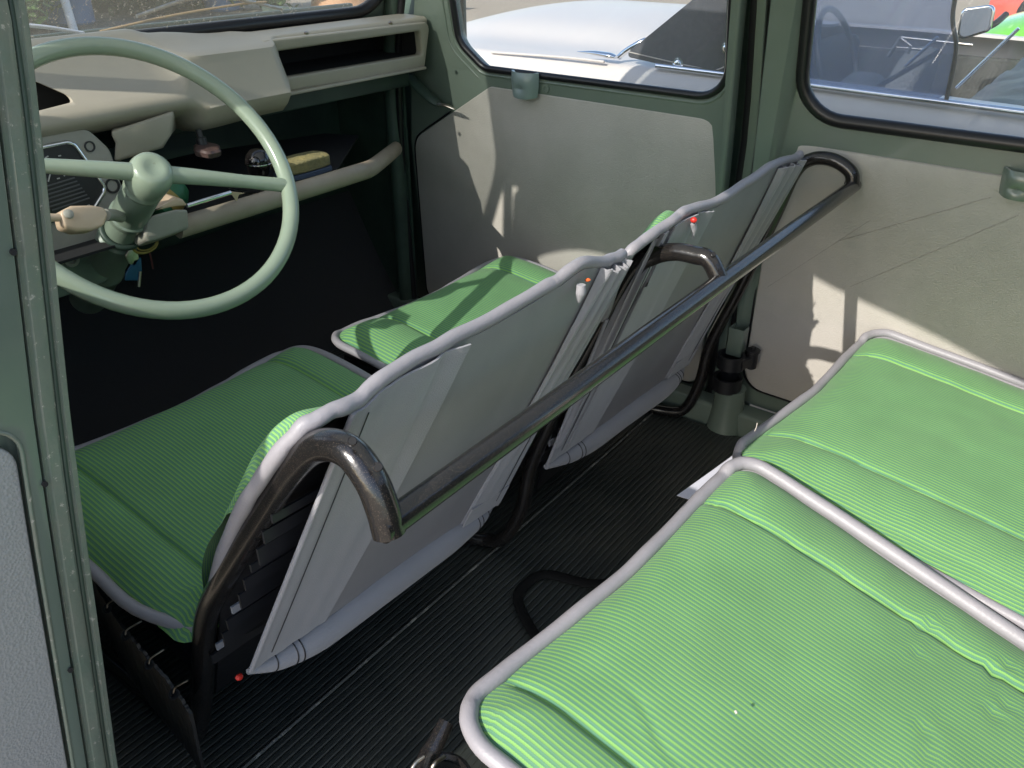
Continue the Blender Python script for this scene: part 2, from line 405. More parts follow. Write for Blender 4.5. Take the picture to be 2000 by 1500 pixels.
# ================================================================ THE SETTING
def flatground():
    me = pymesh([(-60, -60, -.35), (120, -60, -.35), (120, 160, -.35), (-60, 160, -.35)], [(0, 1, 2, 3)])
    o = fin('ground', me, ground_m, smooth=0); tag(o, 'sunlit tan gravel yard around the cars', 'ground', kind='structure')
flatground()
me = grid(lambda u, v: (5.2 + 5.4 * u + .5 * noise(u * 5, v * 3), 11.4 - 2.6 * u + v * (2.6 * (1 - u) ** .6 + .15) + .25 * noise(u * 9, v * 5, 3), -.345 + .03 * max(0, noise(u * 20, v * 20)) * (1 if 0 < u < 1 and 0 < v < 1 else 0)), 30, 10)
tag(fin('gravel_strip', me, gravel_dark), 'strip of dark grey gravel lying across the yard behind the white roadster', 'gravel', kind='structure')

me = grid(lambda u, v: (3.6 + 4.9 * u + .2 * noise(v * 5, 2), 8.6 + 4.2 * v + .25 * noise(u * 6, 4) * (1 - v), -.342 + .04 * max(0, noise(u * 25, v * 25)) * (1 if 0 < u < 1 and 0 < v < 1 else 0)), 50, 30)
tag(fin('weedy_ground', me, mat('weedy_dark_soil', (.10, .095, .08), .95, bump=('voronoi', 22, 1.0, .03), var=(7, 1.0, (.20, .18, .15)), wear=(14, .60, (.09, .13, .04)))), 'dark stony soil in front of the fence beyond the windscreen', 'soil', kind='structure')
# ================================================================ THE CAR
car = thing('vintage_car', 'grey-green vintage car cabin holding the green striped seats', 'car')

def xw(z): return 1.46 - .20 * max(0, z - .60)
def wallfn(dx): return lambda a, b, c: (xw(b) + dx + c, a, b)

# floor and sills
floor = box('floor', (.80, .75, -.02), (1.36, 2.4, .03), paint_dark, car, bevel=.004)
me = boxmesh((1.425, .55, .02), (.05, 2.2, .07)); sill = fin('door_sill', me, paint, car, bevel=.008)
me = boxmesh((.165, 1.0, .02), (.05, 1.0, .07)); fin('door_sill', me, paint, car, bevel=.008)
me = grid(lambda u, v: (.2 + 1.24 * u, 1.42 + .2 * v, .0 + .30 * v ** 1.3), 8, 12); fin('toe_board', me, mat('dark_felt', (.028, .028, .030), .9, bump=('noise', 80, .6, .003)), car, solid=.004)
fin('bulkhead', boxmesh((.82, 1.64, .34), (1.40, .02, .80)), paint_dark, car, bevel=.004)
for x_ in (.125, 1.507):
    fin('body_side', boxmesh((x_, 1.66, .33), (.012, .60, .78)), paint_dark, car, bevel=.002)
fin('body_side', boxmesh((.165, 1.43, .36), (.05, .13, .76)), paint_dark, car, bevel=.002)  # extra plate added to stop sun leaking in past the near door
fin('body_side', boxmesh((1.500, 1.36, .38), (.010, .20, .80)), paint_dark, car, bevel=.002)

# --- far front door
fd = bpy.data.objects.new('front_door', None); COL.objects.link(fd); fd.parent = car
fd['label'] = 'far front door with stained beige trim panel'
outer = fillet([(.588, .03), (.588, 1.08), (1.24, 1.08), (1.395, .62), (1.412, .45), (1.385, .03)], [.02, .02, .05, .08, .1, .02])
hole = fillet([(.616, .640), (.616, 1.02), (1.236, 1.02), (1.236, .69), (1.175, .640)], [.060, .03, .03, .05, .045], 8)
plate('door_frame', [outer, hole], .030, wallfn(.018), paint, fd, bevel=.005)
# raised rolled rib round the window, twin step
for k, (g, rr) in enumerate(((.012, .0035), (.026, .003))):
    lp = fillet([(.616 - g * .4, .640 - g), (.616 - g * .4, 1.03), (1.236 + g, 1.03), (1.236 + g, .69 - g * .5), (1.175 + g * .4, .640 - g)], [.062, .03, .03, .06, .05], 8)
    tube('window_rib', [(xw(b) + .003, a, b) for a, b in lp], rr, paint, fd, smooth=0, closed=True, sides=8)
tube('window_seal', [(xw(b) + .006, a, b) for a, b in hole], .0075, rubber, fd, smooth=0, closed=True, sides=10)
plate('window_glass', [hole], .003, wallfn(.014), glass_side, fd)
tp = fillet([(.604, .055), (.604, .575), (.650, .602), (1.158, .606), (1.392, .462), (1.378, .055)], [.03, .05, .05, .03, .05, .03], 7)
plate('trim_panel', [tp], .010, wallfn(.000), trim, fd, bevel=.004)
tube('trim_bead', [(xw(b) + .0015, a, b) for a, b in fillet([(.600, .051), (.600, .579), (.648, .607), (1.160, .611), (1.397, .464), (1.383, .051)], [.03, .05, .05, .03, .05, .03], 7)], .0022, rubber, fd, smooth=0, closed=True, sides=6)
def catch(y, z, s, par, flip=1):
    n = 12
    def f(u, v):
        a = (u - .5) * 2; b = v
        w = .030 * s * (1 - .12 * b * b)
        dep = .020 * (1 - abs(a) ** 3.0) * (1 - .25 * (2 * b - 1) ** 2) - .009 * math.exp(-((a - .1) / .5) ** 2 - ((b - .62) / .2) ** 2)
        return (xw(z) - .006 - dep, y + a * w, z + .022 * s - .048 * s * b + .003 * a * a)
    me = grid(f, 16, 14)
    return me
me = catch(1.058, .622, 1.0, fd); wc = fin('window_catch', me, mat('catch_grey_green', (.19, .245, .235), .35, coat=.3), fd, solid=.006, smooth=60, off=1)
lathe('screw', [(.0095, 0), (.009, .003), (.004, .0035), (.0035, .002)], (xw(.6) - .004, 1.012, .617), (-1, 0, 0), paint, fd, 16)
# lock lever near the A pillar
tube('lock_lever', [(1.4300, 1.3704, 0.6077), (1.4250, 1.3330, 0.5847), (1.4200, 1.2942, 0.5677), (1.4200, 1.2749, 0.5589)], [.014, .016, .016, .010], paint_dark, fd, flat=.45)
tube('lever_tip', [(1.4180, 1.2760, 0.5613), (1.4120, 1.2467, 0.5624), (1.4120, 1.2232, 0.5576)], [.006, .007, .003], bare, fd, flat=.4)

# --- far rear door
rd = bpy.data.objects.new('rear_door', None); COL.objects.link(rd); rd.parent = car
rd['label'] = 'far rear door with sunlit grey trim panel'
outer = fillet([(.540, .045), (.540, 1.08), (-.42, 1.08), (-.42, .045)], [.06, .02, .02, .02])
hole = fillet([(.486, .628), (.486, 1.02), (-.36, 1.02), (-.36, .628)], [.075, .03, .03, .05], 9)
plate('door_frame', [outer, hole], .030, wallfn(.018), paint, rd, bevel=.005)
tube('window_rib', [(xw(b) + .003, a, b) for a, b in fillet([(.512, .604), (.512, 1.03), (-.38, 1.03), (-.38, .604)], [.09, .03, .03, .05], 9)], .0032, paint, rd, smooth=0, closed=True, sides=8)
tube('window_seal', [(xw(b) + .004, a, b) for a, b in hole], .0115, rubber, rd, smooth=0, closed=True, sides=10)
plate('window_glass', [hole], .003, wallfn(.014), glass_side, rd)
tp = fillet([(.508, .088), (.508, .582), (-.38, .578), (-.38, .075)], [.045, .032, .03, .03], 8)
plate('trim_panel', [tp], .010, wallfn(.000), trim, rd, bevel=.004)
tube('trim_bead', [(xw(b) + .0015, a, b) for a, b in fillet([(.512, .084), (.512, .586), (-.384, .582), (-.384, .071)], [.045, .032, .03, .03], 8)], .0024, rubber, rd, smooth=0, closed=True, sides=6)
me = catch(.128, .574, .80, rd); fin('window_catch', me, paint, rd, solid=.006, smooth=60, off=1)

for a_, b_ in (((1.4545, 0.3746, 0.4287), (1.4545, 0.1637, 0.5456)), ((1.4545, 0.3409, 0.3497), (1.4545, 0.1191, 0.5257)), ((1.4545, 0.4874, 0.3122), (1.4545, 0.3315, 0.4747))):
    a_ = Vector(a_); b_ = Vector(b_)
    tube('scuff_line', [a_.lerp(b_, k / 8) + Vector((0, 0, .0012 * noise(k * 1.3, 5))) for k in range(9)], .0005, MATS['trim_vinyl'] if False else mat('scuff', (.20, .19, .17), .6), rd, sides=5, flat=.3)
# --- far centre pillar, grooves and hinge
cp = bpy.data.objects.new('centre_pillar', None); COL.objects.link(cp); cp.parent = car
cp['label'] = 'far door pillar between the two far doors'
def strip(name, y0, y1, x0, x1, m, par, z0=.02, z1=1.12):
    n = 14
    V = []; F = []
    for i in range(n + 1):
        z = z0 + (z1 - z0) * i / n; dx = xw(z) - 1.46
        V += [(x0 + dx, y0, z), (x0 + dx, y1, z), (x1 + dx, y1, z), (x1 + dx, y0, z)]
    for i in range(n):
        for k in range(4):
            F.append((i * 4 + k, i * 4 + (k + 1) % 4, i * 4 + 4 + (k + 1) % 4, i * 4 + 4 + k))
    F += [(3, 2, 1, 0), (4 * n, 4 * n + 1, 4 * n + 2, 4 * n + 3)]
    return fin(name, fixn(pymesh(V, F)), m, par, bevel=.0015)
strip('pillar_core', .500, .640, 1.496, 1.512, paint_dark, cp)
strip('pillar_core', .540, .592, 1.478, 1.4955, paint_dark, cp)
strip('pillar_rib', .556, .572, 1.462, 1.480, paint, cp)
strip('pillar_groove', .548, .556, 1.470, 1.480, rubber, cp)
strip('pillar_seal', .574, .586, 1.468, 1.480, rubber, cp)
hb = bpy.data.objects.new('door_check', None); COL.objects.link(hb); hb.parent = cp
def ring(name, c, r, h, t, m, par, ax=(0, 0, 1)):
    prof = [(r, 0), (r, h), (r - t, h), (r - t, 0), (r, 0)]
    me = lathemesh(prof, c, ax, 28)
    return me
me = joinm([ring('', (1.405, .520, .150), .027, .028, .005, None, None), ring('', (1.408, .522, .098), .029, .028, .005, None, None),
            lathemesh([(.009, 0), (.011, .002), (.011, .034), (.014, .036), (.014, .040), (.005, .042), (.005, .046)], (1.432, .488, .146), (0, 0, 1), 18),
            tubemesh([(1.398, .498, .163), (1.418, .492, .163), (1.432, .488, .163)], .008, flat=1.6, sides=8)])
bpy.data.objects.remove(hb)
fin('door_check', me, blackv, cp, smooth=40)
me = joinm([boxmesh((1.417, .522, .198), (.003, .028, .058)), boxmesh((1.430, .508, .198), (.026, .003, .058)), boxmesh((1.430, .536, .198), (.026, .003, .058))])
fin('belt_bracket', me, paint, cp, bevel=.001)
lathe('pillar_foot', [(.040, 0), (.036, .02), (.031, .06), (.030, .10)], (1.415, .515, .0), (0, 0, 1), paint, cp)

# --- far A pillar / dash end
me = tubemesh([(1.425, 1.42, -.02), (1.43, 1.425, .3), (1.435, 1.43, .55), (1.425, 1.405, .72), (1.40, 1.33, .98), (1.37, 1.24, 1.20)], .020, flat=1.2)
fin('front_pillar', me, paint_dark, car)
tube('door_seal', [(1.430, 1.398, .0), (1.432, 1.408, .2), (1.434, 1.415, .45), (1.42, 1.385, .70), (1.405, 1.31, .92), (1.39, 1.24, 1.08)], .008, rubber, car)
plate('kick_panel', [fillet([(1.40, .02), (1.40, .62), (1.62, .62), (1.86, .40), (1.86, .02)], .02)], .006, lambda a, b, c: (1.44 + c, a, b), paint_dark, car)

# --- windscreen: glass, frame and seal, slanting back
def ws(x, t, d=0):   # t: height along the glass
    return Vector((x, 1.412 - .37 * t - d * .9, .742 + t + d * .45))
wsf = bpy.data.objects.new('windscreen', None); COL.objects.link(wsf); wsf.parent = car
lp = fillet([(.235, .005), (1.405, .005), (1.375, .47), (.265, .47)], [.06, .085, .05, .05], 8)
plate('glass', [lp], .004, lambda a, b, c: ws(a, b) + Vector((0, c, 0)), glass_ws, wsf)
tube('seal', [ws(a, b) for a, b in lp], .0125, rubber, wsf, smooth=0, closed=True, sides=12)
op = fillet([(.222, -.03), (1.46, -.03), (1.41, .49), (.252, .49)], .03)
plate('screen_frame', [op, lp], .02, lambda a, b, c: ws(a, b) + Vector((0, .012 + c, 0)), paint, wsf)
# wiper lying on the outside of the glass
def wsx(x, t): return ws(x, t) + Vector((0, .022, .006))
wp = tube('wiper_blade', [wsx(.765, .012), wsx(.90, .026), wsx(1.04, .034), wsx(1.10, .034)], .0035, mat('wiper_rubber_worn', (.38, .25, .12), .6), wsf, flat=.6)
tube('wiper_arm', [wsx(.83, .030), wsx(.93, .050), wsx(1.02, .046), wsx(1.14, .018)], .003, bare, wsf)
tube('wiper_arm', [wsx(.63, .035), wsx(.68, .026), wsx(.735, .012)], .006, white_pl, wsf, flat=.5)
# scuttle in front of the windscreen
me = grid(lambda u, v: (.2 + 1.24 * u, 1.43 + .9 * v, .715 + .02 * math.sin(math.pi * u) - .10 * v * v), 12, 8)
fin('bonnet', me, paint, car, solid=.004)

# --- roof, near side openings (they cast the shade)
me = grid(lambda u, v: (.235 + 1.165 * u, 1.235 - 1.85 * v, 1.235 + .10 * math.sin(math.pi * u) - (.115 * max(0, (v - .30) / .7) ** 1.3) - (.115 * 0)), 10, 16)
rc_m = mat('roof_canvas', (.50, .50, .47), .8)
_n = rc_m.node_tree.nodes; _l = rc_m.node_tree.links
_t = _n.new('ShaderNodeBsdfTranslucent'); _t.inputs[0].default_value = (.62, .62, .58, 1)  # translucency added so the unseen roof gives soft fill light
_x = _n.new('ShaderNodeMixShader'); _x.inputs[0].default_value = .5
_l.new(_n['Principled BSDF'].outputs[0], _x.inputs[1]); _l.new(_t.outputs[0], _x.inputs[2]); _l.new(_x.outputs[0], _n['Material Output'].inputs[0])
fin('canvas_roof', me, rc_m, car)
def nx(z): return .262 - .22 * max(0, .92 - z) * .62 - .0
def nrail(name, pts, r=.016, m=paint): return tube(name, pts, r, m, car, sides=10)
nrail('cant_rail', [(.235, 1.24, 1.215), (.235, .90, 1.205), (.235, .62, 1.19), (.235, .55, 1.174), (.235, .47, 1.152), (.235, .31, 1.116), (.235, .16, 1.070), (.235, -.2, .965), (.235, -.6, .86)], .020)
plate('roof_side', [[(1.24, 1.25), (.55, 1.25), (-.62, 1.14), (-.62, .86), (-.2, .965), (.16, 1.070), (.31, 1.116), (.47, 1.152), (.62, 1.19), (1.24, 1.21)]], .008, lambda a, b, c: (.228 + c, a, b), MATS['green_paint'], car)
nrail('cant_rail', [(1.395, 1.24, 1.215), (1.395, .90, 1.205), (1.395, .55, 1.175), (1.395, .2, 1.12), (1.395, -.6, 1.0)], .022)
nrail('roof_header', [(.235, 1.232, 1.235), (.8, 1.232, 1.29), (1.395, 1.232, 1.235)], .014)
nrail('front_pillar', [(.19, 1.43, .0), (.19, 1.43, .55), (.20, 1.385, .72), (.215, 1.29, .85), (.228, 1.243, .98), (.232, 1.234, 1.10), (.235, 1.232, 1.22)], .014)
# far side above the doors
plate('roof_side', [fillet([(1.24, 1.07), (-.6, 1.07), (-.6, .98), (.2, 1.10), (.9, 1.20), (1.24, 1.22)], 0)], .01, lambda a, b, c: (1.385 + c, a, b), paint, car)
# rear body beyond the seats
plate('rear_quarter', [fillet([(-.40, .02), (-.36, .50), (-.28, .70), (-.22, .80), (-.12, .98), (-.7, .90), (-.7, .02)], [.02, .05, .05, .05, .04, .03, .03]), fillet([(-.40, .66), (-.32, .86), (-.6, .82), (-.6, .66)], .03)], .02, lambda a, b, c: (.20 + c, a, b), paint, car)
me = grid(lambda u, v: (.2 + 1.24 * u, -.62 + .02 * math.sin(u * 3), .02 + 1.0 * v), 8, 6); fin('rear_wall', me, paint_dark, car, solid=.01)

# --- near front door, closed (seen edge on, shades the driver's side)
nf = bpy.data.objects.new('front_door', None); COL.objects.link(nf); nf.parent = car
nf['label'] = 'near front door beside the driver seat'
outer = fillet([(.60, .03), (.60, 1.17), (1.215, 1.19), (1.225, .97), (1.36, .68), (1.40, .03)], [.02, .05, .03, .05, .05, .02])
hole = fillet([(.645, .655), (.645, 1.00), (.80, 1.082), (1.03, 1.100), (1.165, 1.045), (1.195, .95), (1.285, .66)], [.05, .10, .3, .35, .10, .05, .05], 10)
def nfn(a, b, c): return (.215 - .20 * max(0, .66 - b) + .10 * max(0, b - .66) * .35 + c, a, b)
plate('door_frame', [outer, hole], .022, nfn, paint, nf, bevel=.004)
plate('window_glass', [hole], .003, nfn, glass_side, nf)

# --- near B pillar with worn paint, flange grooves
XR = [(-.10, .115), (.10, .140), (.288, .160), (.54, .1965), (.63, .2105), (.767, .2350), (.874, .2530), (1.00, .262), (1.20, .265)]
def xr(z): return interp([a for a, b in XR], [b for a, b in XR], z)
prof = [(0.000, .012), (0.000, .002), (-.0010, .0005), (-.0045, .0000), (-.0050, .0020), (-.0105, .0022), (-.0110, .0000), (-.0125, -.0008), (-.0195, -.0008), (-.0205, .0006), (-.0235, .0006), (-.0242, -.0010), (-.0245, .012)]
def loftpillar(name, prof, m, par, z0=-.05, z1=1.2, n=50, y0=.55):
    V = []; F = []; k = len(prof)
    for i in range(n + 1):
        z = z0 + (z1 - z0) * i / n
        for (dx, dy) in prof: V.append((xr(z) + dx + .0003 * noise(z * 22, dx * 500), y0 + dy + .0004 * noise(z * 30, dx * 300, 2), z))
    for i in range(n):
        for j in range(k - 1): F.append((i * k + j, i * k + j + 1, (i + 1) * k + j + 1, (i + 1) * k + j))
    return fin(name, fixn(pymesh(V, F)), m, par, smooth=28)
np_ = bpy.data.objects.new('near_door_pillar', None); COL.objects.link(np_); np_.parent = car
np_['label'] = 'near door pillar with chipped worn paint'
loftpillar('pillar_face', prof, paint_worn, np_)
V = []
V = []; F = []
for i in range(15):
    z = -.1 + 1.3 * i / 14
    V += [(xr(z) - .075, .562, z), (xr(z) - .004, .562, z), (xr(z) - .010, .60, z), (xr(z) - .075, .60, z)]
for i in range(14):
    for k in range(4): F.append((i * 4 + k, i * 4 + (k + 1) % 4, i * 4 + 4 + (k + 1) % 4, i * 4 + 4 + k))
me = fixn(pymesh(V, F))
fin('pillar_core', me, paint, np_, bevel=.002)
tube('pillar_seal', [(xr(z) - .0078, .5525, z) for z in [i * .06 for i in range(20)]], .0018, paint_dark, np_, sides=8)

# --- open near rear door (folded forward), its inner face towards us
od = bpy.data.objects.new('open_rear_door', None); COL.objects.link(od); od.parent = car
od['label'] = 'open near rear door at the left edge'
def odf(dy): return lambda a, b, c: (xr(b) - .026 + a, .549 + dy + c, b)
zt = .612
outer = fillet([(.0, -.10), (.0, 1.12), (-.55, 1.12), (-.55, -.10)], .01)
hole = fillet([(-.0155, .716), (-.0155, 1.06), (-.50, 1.06), (-.50, .716)], [.030, .03, .03, .03], 8)
hole2 = fillet([(-.0105, -.06), (-.0105, .634), (-.50, .634), (-.50, -.06)], [.02, .026, .02, .02], 8)
def dens(lp, step=.05):
    out = []
    for i in range(len(lp)):
        a = Vector(lp[i - 1]).to_3d(); b = Vector(lp[i]).to_3d(); n = max(1, int((b - a).length / step))
        for k in range(1, n + 1): p = a.lerp(b, k / n); out.append((p.x, p.y))
    return out
def odplate(name, loops, thick, dy, m, bevel=.0):
    return plate(name, [dens(l, .04) for l in loops], thick, odf(dy), m, od, bevel=bevel)
odplate('door_frame', [outer, hole, hole2], .010, .005, paint, .0012)
odplate('door_skin', [fillet([(-.004, -.08), (-.004, .66), (-.53, .66), (-.53, -.08)], .01)], .004, .016, paint)
h3 = fillet([(-.0135, -.06), (-.0135, .622), (-.50, .622), (-.50, -.06)], [.02, .024, .02, .02], 8)
odplate('trim_panel', [h3], .006, .0060, trim_near, .0018)
tube('panel_rim', [odf(.0005)(a, b, 0) for a, b in dens(hole2, .04)], .0016, paint_worn, od, smooth=0, closed=True, sides=8)
tube('window_rim', [odf(.0005)(a, b, 0) for a, b in dens(hole, .04)], .0024, mat('lit_rim_edge', (.42, .46, .38), .3, coat=.4), od, smooth=0, closed=True, sides=8)  # pale tone paints in the lit edge of the window seal
odplate('window_glass', [hole], .002, .006, glass_side)
for px in ((0.2035, 0.5480, 0.7445), (0.1769, 0.5480, 0.5793), (0.1505, 0.5480, 0.4145)):
    p = Vector(px); me = lathemesh([(.0020, 0), (.0020, .0015)], (p.x, p.y + .0002, p.z), (0, -1, 0), 16)
    for v in me.vertices: v.co.z = p.z + (v.co.z - p.z) * 1.15
    fin('screw_hole', me, black_matt, od)

# --- dashboard
dash = bpy.data.objects.new('dashboard', None); COL.objects.link(dash); dash.parent = car
KX = [0.1800, 0.6122, 0.7805, 0.8163, 0.9642, 0.9846, 1.0203, 1.4244, 1.4305]
PL = [(1.4131, 0.7259), (1.3876, 0.7586), (1.3723, 0.7637), (1.3489, 0.7484), (1.3111, 0.7178), (1.2570, 0.6851), (1.2448, 0.6749), (1.2438, 0.6627), (1.2621, 0.6494), (1.2805, 0.6402), (1.3009, 0.6382), (1.3570, 0.6341)]
PB = [(1.4131, 0.7259), (1.3876, 0.7525), (1.3621, 0.7525), (1.3264, 0.7382), (1.2754, 0.7290), (1.2682, 0.7239), (1.2647, 0.7117), (1.2417, 0.6627), (1.2371, 0.6545), (1.2376, 0.6484), (1.2631, 0.6157), (1.3264, 0.6055)]
PB2 = [(1.4131, 0.7208), (1.3876, 0.7412), (1.3621, 0.7382), (1.3264, 0.7341), (1.2774, 0.7270), (1.2703, 0.7219), (1.2667, 0.7106), (1.2448, 0.6617), (1.2402, 0.6545), (1.2407, 0.6484), (1.2672, 0.6198), (1.3264, 0.6086)]
PR = [(1.4131, 0.7157), (1.3876, 0.7361), (1.3570, 0.7372), (1.3315, 0.7361), (1.3162, 0.7361), (1.3101, 0.7341), (1.3070, 0.7300), (1.3070, 0.7239), (1.3070, 0.7178), (1.3065, 0.7137), (1.3091, 0.7132), (1.3570, 0.7127)]
PRe = [(1.4131, 0.6953), (1.3876, 0.7106), (1.3570, 0.7157), (1.3315, 0.7157), (1.3233, 0.7157), (1.3162, 0.7157), (1.3142, 0.7157), (1.3142, 0.7137), (1.3142, 0.7096), (1.3152, 0.7076), (1.3162, 0.7055), (1.3570, 0.7055)]
KP = [PL, PL, PL, PB, PB2, PB2, PR, PR, PRe]
def dprof(x):
    for i in range(len(KX) - 1):
        if x <= KX[i + 1]:
            t = (x - KX[i]) / (KX[i + 1] - KX[i]); t = t * t * (3 - 2 * t)
            return [(a[0] + (b[0] - a[0]) * t, a[1] + (b[1] - a[1]) * t) for a, b in zip(KP[i], KP[i + 1])]
    return KP[-1]
XS = []
for i in range(len(KX) - 1):
    n = max(3, int((KX[i + 1] - KX[i]) / .022))
    XS += [KX[i] + (KX[i + 1] - KX[i]) * k / n for k in range(n)]
XS.append(KX[-1])
V = []; F = []; K = 0
for x in XS:
    pr = catmull([(0, a, b) for a, b in dprof(x)], 2); K = len(pr)
    for p in pr: V.append((x, p.y, p.z))
for i in range(len(XS) - 1):
    for j in range(K - 1): F.append((i * K + j, i * K + j + 1, (i + 1) * K + j + 1, (i + 1) * K + j))
me = pymesh(V, F)
o = bpy.data.objects.new('t', me); COL.objects.link(o); md = o.modifiers.new('s', 'SOLIDIFY'); md.thickness = .004; md.offset = 0
dg = bpy.context.evaluated_depsgraph_get(); me = bpy.data.meshes.new_from_object(o.evaluated_get(dg)); bpy.data.objects.remove(o)
# triangular shelf opening on the driver's side
cut = platemesh([fillet([(.22, 0.6668), (0.6224, 0.6902), (0.5867, 0.7178), (0.5408, 0.7382), (.22, 0.7484)], [0, .006, .03, .03, 0])], .16, lambda a, b, c: (a, 1.285 + c, b))
me = boolean(me, [cut])
fin('dash_moulding', me, dash_m, dash, smooth=40)
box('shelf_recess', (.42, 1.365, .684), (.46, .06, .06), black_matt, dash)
# glove shelf surround with a deep opening
go = fillet([(0.9815, 0.6372), (1.424, 0.628), (1.426, 0.728), (0.9815, 0.7341)], [.004, .012, .02, .01], 5)
gh = fillet([(1.0162, 0.6637), (1.412, 0.6617), (1.397, 0.7117), (1.0009, 0.7127)], [.006, .006, .010, .010], 5)
plate('shelf_surround', [go, gh], .022, lambda a, b, c: (a, 1.315 + c - .22 * (b - .684), b), dash_m, dash, bevel=.005)
V = []
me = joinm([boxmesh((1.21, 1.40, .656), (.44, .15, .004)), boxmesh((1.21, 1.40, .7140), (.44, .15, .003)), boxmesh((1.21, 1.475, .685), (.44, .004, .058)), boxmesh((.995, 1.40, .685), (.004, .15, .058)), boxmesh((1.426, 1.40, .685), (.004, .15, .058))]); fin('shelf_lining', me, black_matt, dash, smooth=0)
box('lower_lip', (1.205, 1.332, .634), (.43, .05, .006), dash_m, dash)
box('lower_rail', (.82, 1.375, .608), (1.2, .03, .035), paint_dark, dash, bevel=.004)
for p in ((1.0764, 1.2862, 0.7390), (1.2810, 1.2710, 0.7390)):
    lathe('dash_screw', [(.0045, -.002), (.0048, .001), (.003, .0025), (.001, .003)], p, (0, -.2, 1), bare, dash, 14)
lathe('screw_hole', [(.0018, 0), (.0018, .002)], (Vector((0.9318, 1.3500, 0.7330)) + Vector((0, -.001, 0))), (0, -.6, .6), black_matt, dash, 10)
# heater box hanging below the middle of the dashboard
me = pymesh([(0.6426, 1.2400, 0.6448), (0.7541, 1.2400, 0.6589), (0.7384, 1.2350, 0.6250), (0.7215, 1.2400, 0.6051), (0.6420, 1.2500, 0.5974), (0.6490, 1.2450, 0.6262),
             (0.6980, 1.3400, 0.6358), (0.8196, 1.3400, 0.6363), (0.8130, 1.3400, 0.6074), (0.7902, 1.3400, 0.5942), (0.7031, 1.3400, 0.5855), (0.7091, 1.3400, 0.6093)],
            [(0, 1, 2, 5), (5, 2, 3, 4), (1, 7, 8, 2), (2, 8, 9, 3), (3, 9, 10, 4), (0, 5, 11, 6), (5, 4, 10, 11), (0, 6, 7, 1)])
fin('column_shroud', fixn(me), dash_m, dash, bevel=.006, sub=0)
# pull knob under the box
kb = Vector((0.7971, 1.2350, 0.5893))
me = joinm([lathemesh([(.009, 0), (.009, .012), (.005, .014), (.005, .026)], kb + Vector((0, .012, .005)), (0, .15, 1), 16)])
fin('knob_stem', me, dark_plastic, dash)
me = lathemesh([(.004, .006), (.018, .005), (.0215, .002), (.0215, -.005), (.018, -.008), (.004, -.009)], kb, (0, -.25, 1), 32)
for v in me.vertices:
    d = v.co - kb; a = math.atan2(d.y, d.x); v.co += Vector((d.x, d.y, 0)) * .09 * math.cos(6 * a)
fin('heater_knob', me, mat('brown_bakelite', (.07, .045, .04), .35), dash)
# instrument panel
ip = bpy.data.objects.new('instrument_panel', None); COL.objects.link(ip); ip.parent = car
# frame axes for the tilted cluster
c0 = Vector((0.5757, 1.2500, 0.5677)); ex = Vector((1, 0, 0)); ez = Vector((0, .12, .99)).normalized(); ey = ex.cross(ez)
def ipf(d=0): return lambda a, b, c: c0 + ex * a + ez * b - ey * (d + c) * -1
def ipn(d): return lambda a, b, c: c0 + ex * a + ez * b + ey * (c + d)
pl_ = fillet([(-.09, -.085), (.040, -.085), (.068, -.045), (.066, .05), (.040, .088), (-.09, .088)], [.01, .03, .02, .03, .03, .01])
plate('panel_plate', [pl_], .014, ipn(0), cream_grey, ip, bevel=.004)
gl = fillet([(-.085, -.030), (.010, -.030), (.040, -.004), (.012, .072), (-.085, .072)], [.01, .018, .012, .014, .01])
tube('gauge_bezel', [ipn(.009)(a, b, 0) for a, b in gl], .0032, chrome, ip, smooth=0, closed=True, sides=8)
plate('gauge_face', [gl], .003, ipn(.0075), dark_plastic, ip)
slatm = mat('slat_grey', (.10, .10, .105), .5)
for k in range(7):
    a0 = ipn(.0098)(-.048 + .002 * k, .020 - k * .0055, 0)
    box('gauge_slat', a0 + Vector((.018, 0, 0)), (.058, .0015, .0018), slatm, ip, rot=Matrix.Rotation(R(-4), 3, 'Y'), bevel=0)
for (a, b, ln, an) in ((-.036, .030, .012, 60), (-.024, .026, .004, 0), (-.012, .03, .008, 40), (-.016, -.022, .009, 70), (-.004, -.023, .004, 0), (.006, -.021, .004, 10), (-.05, .055, .005, 0), (-.030, .058, .005, 20), (-.012, .056, .004, 0)):
    box('gauge_mark', ipn(.0098)(a, b, 0), (ln, .0012, .0016), mat('pale_print', (.45, .45, .42), .5) if 'pale_print' not in MATS else MATS['pale_print'], ip, rot=Matrix.Rotation(R(-an), 3, 'Y'), bevel=0)
for (a, b, r_) in ((.036, .060, .008), (.052, -.002, .0115), (.050, -.036, .008)):
    me = lathemesh([(r_, 0), (r_, .003), (r_ * .75, .003), (r_ * .7, -.002)], ipn(.006)(a, b, 0), -ey * 1.0 if ey.y > 0 else ey, 22)
    fin('switch_ring', me, dark_plastic, ip)
plate('lower_plate', [fillet([(-.10, -.15), (.02, -.15), (.05, -.11), (.045, -.075), (-.10, -.075)], [.01, .04, .03, .01, .01])], .006, ipn(-.030), paint, ip, bevel=.002)
lathe('choke_boss', [(.013, 0), (.012, .006), (.007, .007), (.006, .003)], ipn(-.027)(-.030, -.098, 0), (0, -1, .2), cream_grey, ip, 20)

